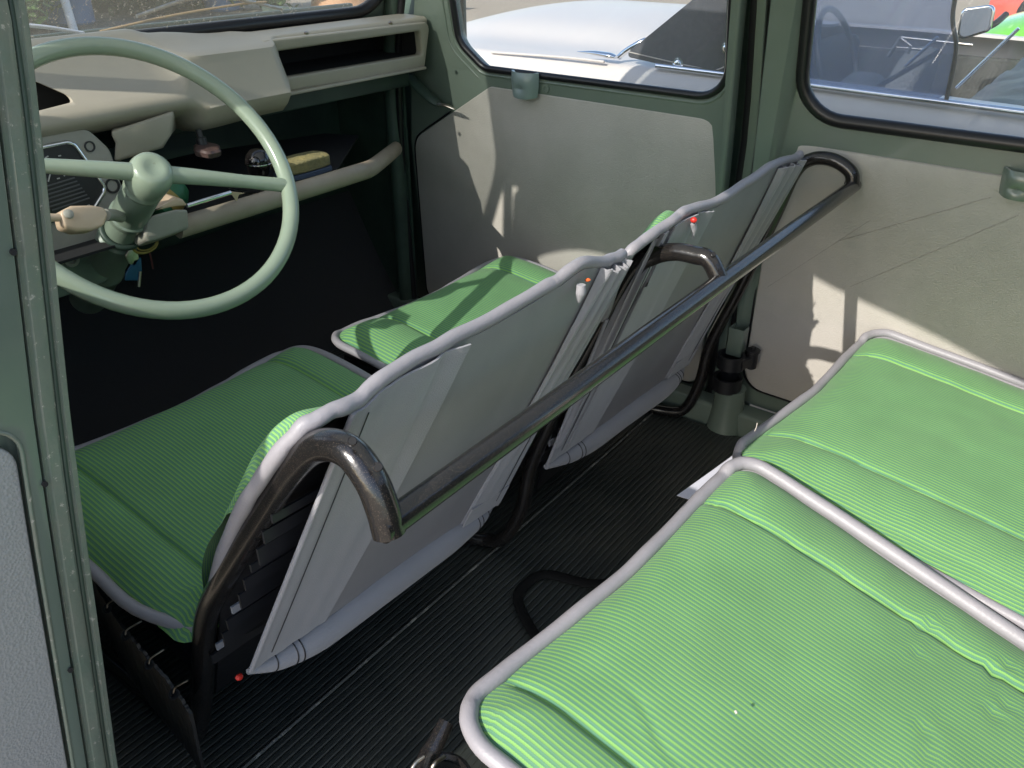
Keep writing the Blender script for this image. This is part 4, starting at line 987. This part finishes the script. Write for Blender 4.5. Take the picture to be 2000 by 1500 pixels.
# little plugs that pin the covers
def plug(p, r, m, par, ax=(-.4, -.8, .4)):
    fin('cover_plug', lathemesh([(r * .5, -.004), (r, -.001), (r, .003), (r * .6, .005)], p, ax, 14), m, par)
plug(Vector((0.7194, 0.4400, 0.5814)), .0020, orange_m, fs1)
plug(Vector((0.2968, 0.5720, 0.2538)), .0034, red_m, fs1, (-.6, -.3, .5))
plug(Vector((0.9683, 0.4360, 0.5835)), .0038, red_m, fs2)
tube('gathered_tuck', [(0.9738, 0.4380, 0.5774), (0.9792, 0.4380, 0.5676), (0.9834, 0.4400, 0.5546)], [.0040, .0042, .0015], cloth, fs2)
tube('gathered_tuck', [(0.7039, 0.4380, 0.5816), (0.7037, 0.4380, 0.5722), (0.7051, 0.4410, 0.5599)], [.0050, .0058, .002], cloth, fs1)

# ================================================================ LOOSE THINGS
sp = thing('sponge', 'yellow and blue washing sponge lying on the parcel shelf', 'sponge', (0.9756, 1.2200, 0.5256))
me = grid(lambda u, v: (0, 0, 0), 1, 1)
c = Vector((0.9727, 1.2150, 0.5336))
def pill(c, s, m, name, par, seed):
    bm = bmesh.new(); bmesh.ops.create_cube(bm, size=1); bmesh.ops.subdivide_edges(bm, edges=bm.edges, cuts=5, use_grid_fill=True)
    for v in bm.verts:
        p = v.co * 2; q = Vector((p.x * (1 - .25 * p.y ** 2 * .5), p.y * (1 - .2 * p.x ** 2 * .5), p.z * (1 - .22 * (p.x ** 2 + p.y ** 2) * .5)))
        v.co = Vector((q.x * s[0] / 2, q.y * s[1] / 2, q.z * s[2] / 2)) + Vector(c) + Vector((0, 0, .002 * noise(p.x * 3, p.y * 3, seed)))
    me = bpy.data.meshes.new('p'); bm.to_mesh(me); bm.free(); return fin(name, me, m, par, smooth=70, bevel=.003)
pill(c, (.105, .055, .024), sponge_m, 'foam', sp, 1)
pill(c + Vector((0, 0, -.016)), (.108, .058, .010), scour_m, 'scouring_pad', sp, 2)

kr = thing('key_bunch', 'keys with blue tag and yellow ring hanging from the ignition housing', 'keys', (0.6255, 1.1800, 0.4841))
kc2 = Vector((0.6250, 1.1800, 0.4859))
tube('yellow_ring', [kc2 + Vector((math.cos(a) * .020, 0, math.sin(a) * .012)) for a in [k * math.pi / 10 for k in range(20)]], .0022, yellow_m, kr, smooth=0, closed=True, sides=8)
tube('yellow_coil', [kc2 + Vector((math.cos(a) * .016, -.004, .002 + math.sin(a) * .009)) for a in [k * math.pi / 10 for k in range(20)]], .0012, yellow_m, kr, smooth=0, closed=True, sides=8)
blob('blue_tag', [(0.6017, 1.1800, 0.4680), (0.6139, 1.1800, 0.4685), (0.6103, 1.1800, 0.4468), (0.6004, 1.1800, 0.4347), (0.5806, 1.1800, 0.4413), (0.5840, 1.1800, 0.4511)], 0, keyblue, kr, .001, (0, .003, 0))
blob('key_head', [(0.5977, 1.1800, 0.4858), (0.6103, 1.1800, 0.4820), (0.6103, 1.1800, 0.4679), (0.6010, 1.1800, 0.4582), (0.5925, 1.1800, 0.4651), (0.5899, 1.1800, 0.4783)], 0, bare, kr, .001, (0, .003, 0))
tube('key_blade', [(0.6071, 1.1800, 0.4479), (0.5989, 1.1800, 0.4250)], .0022, bare, kr, smooth=0)
tube('red_cord', [(0.6285, 1.1800, 0.4749), (0.6289, 1.1800, 0.4622), (0.6284, 1.1800, 0.4453)], .0014, redcord, kr)

bt = thing('bottle', 'dark green bottle with yellow label on the shelf behind the steering hub', 'bottle', (0.7090, 1.2500, 0.5360))
bc = Vector((0.7078, 1.2500, 0.5192))
lathe('bottle_body', [(.012, -.02), (.028, -.02), (.030, .0), (.030, .025), (.022, .040), (.008, .046)], bc, (.8, .1, .5), green_m, bt, 24)
lathe('bottle_label', [(.0302, -.008), (.0306, -.004), (.0306, .010), (.0302, .014)], bc, (.8, .1, .5), yellow_m, bt, 24)

# ================================================================ OUTSIDE: WHITE ROADSTER
GZ = -.35
rc = thing('white_roadster', 'white open roadster with black side screen parked beside the far doors', 'car', (3.0, .9, GZ))
def body(u, v):
    # u 0..1 across from near flank bottom over the top to the far flank; v 0..1 rear to front
    y = -1.3 + 4.0 * v
    nose = max(0, (y - 1.9) / .8)
    w0 = 2.17 + .30 * nose ** 1.6; w1 = 3.75 - .30 * nose ** 1.6
    zt_ = .545 - .16 * nose ** 1.8 - (.02 * max(0, (.8 - y)))
    crown = .075 * max(0, min(1, (y - .9) / .6)) * (1 - nose * .6)
    P = [(w0 + .02, GZ + .12), (w0 - .02, GZ + .45), (w0 + .00, .40 - .15 * nose), (w0 + .035, zt_ - .02), (w0 + .10, zt_ + .000), (w0 + .24, zt_ - .004 + crown * .2), (w0 + .42, zt_ + crown * .8), (w0 + .78, zt_ + crown * 1.1),
         (w1 - .42, zt_ + crown * .8), (w1 - .24, zt_ + crown * .2), (w1 - .10, zt_), (w1 - .03, zt_ - .02), (w1, .40 - .15 * nose), (w1 + .02, GZ + .45), (w1 - .02, GZ + .12)]
    k = u * (len(P) - 1); i = min(len(P) - 2, int(k)); t = k - i; t = t
    p0 = P[max(0, i - 1)]; p1 = P[i]; p2 = P[i + 1]; p3 = P[min(len(P) - 1, i + 2)]
    def cm(j): return .5 * (2 * p1[j] + (p2[j] - p0[j]) * t + (2 * p0[j] - 5 * p1[j] + 4 * p2[j] - p3[j]) * t * t + (3 * p1[j] - p0[j] - 3 * p2[j] + p3[j]) * t ** 3)
    return (cm(0), y, cm(1))
me = grid(body, 84, 60)
bm = bmesh.new(); bm.from_mesh(me)   # cockpit opening
dl = [f_ for f_ in bm.faces if 2.30 < f_.calc_center_median().x < 3.62 and -.55 < f_.calc_center_median().y < 1.12 and f_.calc_center_median().z > .42]
bmesh.ops.delete(bm, geom=dl, context='FACES'); bm.to_mesh(me); bm.free()
fin('body', me, carpaint, rc, solid=.01, smooth=50)
me = joinm([boxmesh((2.96, .28, .0), (1.34, 1.72, .04)), boxmesh((2.285, .28, .22), (.03, 1.70, .50)), boxmesh((3.63, .28, .22), (.03, 1.70, .50)), boxmesh((2.96, 1.14, .22), (1.34, .03, .50)), boxmesh((2.96, -.57, .22), (1.34, .03, .50)), boxmesh((2.96, .3, .12), (.22, 1.6, .25))])
fin('cockpit_tub', me, inner_dark, rc, bevel=.01)
tube('door_rail', [(2.215, 1.16, .556), (2.21, .8, .551), (2.205, .4, .545), (2.205, -.1, .538), (2.21, -.5, .53)], .011, chrome, rc, sides=12, flat=.8)
box('cowl_dash', (2.96, 1.05, .42), (1.3, .10, .20), inner_dark, rc, bevel=.03)
def seatback(xc, yc, m):
    def f(u, v):
        a = u * math.pi; x = xc + .20 * math.cos(a) * (1 - .15 * v); z = .10 + .43 * (math.sin(a) ** .55) * 1.0
        return (x, yc - .10 * v, z * (1 - v * .1))
    me = grid(f, 30, 4); bm = bmesh.new(); bm.from_mesh(me); bm.free()
    P = [(xc + .20 * math.cos(k * math.pi / 20), .10 + .43 * math.sin(k * math.pi / 20) ** .5) for k in range(21)]
    return platemesh([P], .10, lambda a, b, c: (a, yc + c - .18 * (b - .3), b), bevel=.03)
for xc in (2.62, 3.28):
    fin('seat_back', seatback(xc, .74, mesh_beige), mesh_beige, rc, smooth=50)
    box('seat_squab', (xc, .95, .16), (.42, .34, .12), inner_dark, rc, bevel=.04)
# steering wheel and gear of the roadster
tube('wheel_rim', [Vector((3.28 + .19 * math.cos(a), .98 + .07 * math.sin(a), .46 + .17 * math.sin(a))) for a in [k * math.pi / 16 for k in range(32)]], .011, blackv, rc, smooth=0, closed=True)
# folded hood heap and cover behind the seats
me = grid(lambda u, v: (2.33 + 1.26 * u, .40 - .75 * v, .50 + .055 * math.sin(math.pi * v) + .02 * noise(u * 7, v * 5, 3) + .010 * noise(u * 22, v * 14, 8)), 40, 24)
fin('hood_cover', me, mat('black_hood_vinyl', (.028, .030, .036), .5, bump=('noise', 60, .6, .004), var=(25, .8, (.06, .06, .065)), wear=(50, .70, (.25, .24, .21))), rc, solid=.01)
# thin slanting rods behind the side screen
def stick(a, b, r=.006, m=bare): return tube('thin_rod', [a, b], r, m, rc, smooth=0, sides=8)
stick((2.7000, 0.6661, 0.5677), (2.7000, 0.6424, 0.6207)); stick((2.7000, 0.6424, 0.6207), (2.7000, 0.4527, 0.6150), .005); stick((2.7000, 0.6418, 0.6180), (2.7000, 0.6098, 0.6000)); stick((2.7000, 0.6575, 0.5935), (2.7000, 0.5697, 0.5937), .004); stick((2.7000, 0.6098, 0.6000), (2.7000, 0.6164, 0.5803))
stick((2.4500, 0.6223, 0.5179), (2.6500, 0.5229, 0.5989), .007, dark_plastic); stick((2.4000, 0.5457, 0.5872), (2.4000, 0.4850, 0.6625), .004, chrome)
stick((2.3000, 0.3970, 0.5643), (2.3000, 0.3009, 0.7039), .004, chrome)
# side screen: black cloth front triangle, blue hazed pane behind
SX = 2.20
def scr(a, b, c): return (SX + .03 + c - .06 * (b - .55), a, b)
tri = fillet([(1.276, .570), (1.05, .548), (.968, .548), (.905, .615), (.86, .80), (.98, .80)], [.01, .03, .035, .03, 0, .02], 5)
ss = fin('side_screen', platemesh([tri], .010, scr, bevel=.002), roadcloth, rc)
tube('screen_stitch', [scr(1.255, .583, -.0062), scr(1.05, .562, -.0062), scr(.975, .563, -.0062), scr(.925, .62, -.0062), scr(.885, .79, -.0062)], .0016, concrete, rc, sides=6)
for p in ((.958, .618), (1.098, .566)):
    lathe('press_stud', [(.016, 0), (.016, .003), (.010, .004), (.009, .009), (.004, .011)], scr(p[0], p[1], -.006), (-1, 0, 0), chrome, rc, 18)
pane = fillet([(.885, .56), (.40, .545), (.405, .66), (.43, .74), (.43, .90), (.87, .90)], [.01, .03, .01, .02, 0, 0], 5)
fin('screen_pane', platemesh([pane], .004, scr), plastic_pane, rc)
tube('screen_edge', [scr(.40, .55, 0), scr(.405, .66, 0), scr(.43, .74, 0), scr(.43, .90, 0)], .005, dark_plastic, rc)
# chrome hinge and mirror foot at the screen's front corner
tube('wing_badge', [(2.2100, 1.4241, 0.5713), (2.2100, 1.3668, 0.5732), (2.2100, 1.3141, 0.5706), (2.2100, 1.2914, 0.5670)], [.003, .012, .016, .010], chrome, rc, flat=.5)
tube('screen_post', [(2.2400, 1.3003, 0.5628), (2.2400, 1.2777, 0.5815), (2.2400, 1.2406, 0.6038), (2.2500, 1.2190, 0.6153)], .008, chrome, rc)
tube('side_moulding', [(2.2050, 1.7468, 0.5437), (2.2000, 1.4680, 0.5529), (2.2000, 1.3242, 0.5527)], .004, carpaint, rc)
# wing mirror on the far side
mr = Vector((3.2000, 0.5423, 0.6269))
me = platemesh([fillet([(-.044, -.062), (-.052, .036), (.042, .054), (.046, -.026)], .02, 6)], .02, lambda a, b, c: (mr.x + c + .2 * a, mr.y - a, mr.z + b), bevel=.006)
fin('mirror_head', me, chrome, rc)
me = platemesh([fillet([(-.037, -.053), (-.044, .029), (.035, .045), (.038, -.020)], .016, 6)], .004, lambda a, b, c: (mr.x - .011 + c + .2 * a, mr.y - a, mr.z + b))
fin('mirror_glass', me, mat('dull_mirror', (.25, .28, .34), .25, metal=.6), rc)
tube('mirror_arm', [(3.2200, 0.5154, 0.6071), (3.2500, 0.4945, 0.6211), (3.3000, 0.4793, 0.6439)], .010, dark_plastic, rc)
for x in (2.3, 3.6):
    for y in (-.8, 1.95):
        fin('wheel', lathemesh([(.29, -.09), (.31, -.06), (.31, .06), (.29, .09), (.16, .095), (.15, .07)], (x, y, GZ + .31), (1, 0, 0), 36), rubber, rc)

# lime car and red car further off
def simplecar(name, label, cx, cy, m, L, W, H, ang):
    t = thing(name, label, 'car', (cx, cy, GZ))
    rot = Matrix.Rotation(ang, 3, 'Z')
    def f(u, v):
        a = u * math.pi; s = 1 - abs(2 * v - 1) ** 6 * .25
        x = math.cos(a); z = math.sin(a) ** .5
        p = Vector(((x if abs(x) < 1 else x) * W / 2 * s * (abs(x) ** -.3 if abs(x) > .05 else 1) if abs(x) > .05 else 0, (v - .5) * L, GZ + .2 + (H * .62 + .05 * math.sin(v * 3)) * z * s))
        q = rot @ Vector((p.x, p.y, 0)); return (cx + q.x, cy + q.y, p.z)
    fin('body', grid(f, 28, 30), m, t, smooth=60, solid=.01)
    def g(u, v):
        a = u * math.pi; sv = math.sin(math.pi * v) ** .35
        p = Vector((math.cos(a) * W * .40 * (.8 + .2 * sv), (v - .5) * L * .42, GZ + .2 + H * .55 + H * .42 * math.sin(a) ** .5 * sv))
        q = rot @ Vector((p.x, p.y, 0)); return (cx + q.x, cy + q.y, p.z)
    fin('cabin', grid(g, 24, 20), dark_plastic, t, smooth=60)
    for sx in (-1, 1):
        for sy in (-.32, .32):
            q = rot @ Vector((sx * W * .46, sy * L, 0)); ax = rot @ Vector((1, 0, 0))
            fin('wheel', lathemesh([(.27, -.08), (.30, -.05), (.30, .05), (.27, .08), (.15, .085)], (cx + q.x, cy + q.y, GZ + .3), ax, 28), rubber, t)
    return t
simplecar('lime_car', 'bright lime green car parked behind the white roadster', 6.4, -.78, limepaint, 3.6, 1.6, .98, R(0))
simplecar('red_car', 'red car standing beyond the lime green car', 12.0, .15, redpaint, 3.4, 1.6, .95, R(0))

# ================================================================ OUTSIDE: YARD BEHIND THE WINDSCREEN
def tree(name, label, x, y, h, cr, m, seed, group=None):
    random.seed(seed); t = thing(name, label, 'tree', (x, y, GZ), group)
    tube('trunk', [(x, y, GZ), (x + .1, y, GZ + h * .3), (x, y + .1, GZ + h * .7)], [.14, .10, .05], bark, t, sides=8)
    V = []; F = []
    cl = [Vector((x + random.gauss(0, cr * .5), y + random.gauss(0, cr * .5), GZ + h * .55 + random.gauss(0, h * .22))) for _ in range(60)]
    for c in cl:
        rr = random.uniform(.2, .45) * cr
        for _ in range(70):
            p = c + Vector((random.gauss(0, 1), random.gauss(0, 1), random.gauss(0, .8))) * rr * .5
            if p.z < GZ + .05: continue
            a = Vector((random.uniform(-1, 1), random.uniform(-1, 1), random.uniform(-1, 1))).normalized(); b = a.orthogonal().normalized(); s = random.uniform(.05, .10)
            k = len(V); V += [p - a * s, p + b * s * .5, p + a * s, p - b * s * .5]; F.append((k, k + 1, k + 2, k + 3))
    fin('crown', pymesh(V, F), m, t, smooth=0)
tree('bush', 'leafy green bush beyond the windscreen at the far left', 5.1, 11.6, 1.6, .9, leaf_a, 3)
tree('bush', 'dark low bush behind the middle of the windscreen', 7.4, 11.9, .9, .8, leaf_b, 4)
tree('bush', 'bright green bush next to the leaning post', 8.7, 11.2, .8, .45, leaf_a, 6)
for (x, y, lab, h_) in ((5.9, 11.7, 'blue plastic barrel nearest the white post', .95), (8.2, 11.6, 'blue plastic barrel beside the bright bush', .9)):
    t = thing('barrel', lab + ' beyond the windscreen', 'barrel', (x, y, GZ), group='blue barrels in the yard')
    lathe('barrel_body', [(.25, 0), (.29, .04), (.29, h_ * .3), (.305, h_ * .33), (.29, h_ * .36), (.29, h_ * .66), (.305, h_ * .69), (.29, h_ * .72), (.29, h_ * .96), (.25, h_)], (x, y, GZ), (0, 0, 1), barrel_m, t)
t = tube('post', [(5.50, 10.9, GZ), (5.42, 11.0, 1.6)], .05, white_pl); tag(t, 'pale upright post in front of the blue barrel', 'post')
t = tube('post', [(8.55, 11.0, GZ), (8.25, 11.2, 1.6)], .045, wood); tag(t, 'leaning rusty brown post beyond the windscreen', 'post')
t = lathe('drum', [(.50, 0), (.52, .02), (.40, .40), (.40, .48)], (9.6, 10.5, GZ), (0, 0, 1), orange_paint); tag(t, 'broad tan tub on the gravel right of the posts', 'tub')
me = joinm([boxmesh((6.6, 12.9, .35), (5.4, .12, 1.4))])
o = fin('fence', me, mat('dark_boards', (.06, .055, .05), .8, var=(3, .9, (.12, .11, .10))), bevel=.01); tag(o, 'dark weathered fence closing the yard behind the bushes', 'fence')
random.seed(12)
for i in range(7):
    x = 10.3 + random.uniform(-.9, .9); y = 10.6 + random.uniform(-.5, .5); s = random.uniform(.06, .12)
    me = lathemesh([(s * .5, -s * .3), (s, 0), (s * .7, s * .5), (s * .2, s * .6)], (x, y, GZ + s * .3), (random.uniform(-.3, .3), random.uniform(-.3, .3), 1), 9)
    o = fin('rubble_stone', me, concrete, smooth=0); tag(o, 'pale chunk of rubble scattered on the gravel strip', 'stone', group='rubble stones on the gravel strip')
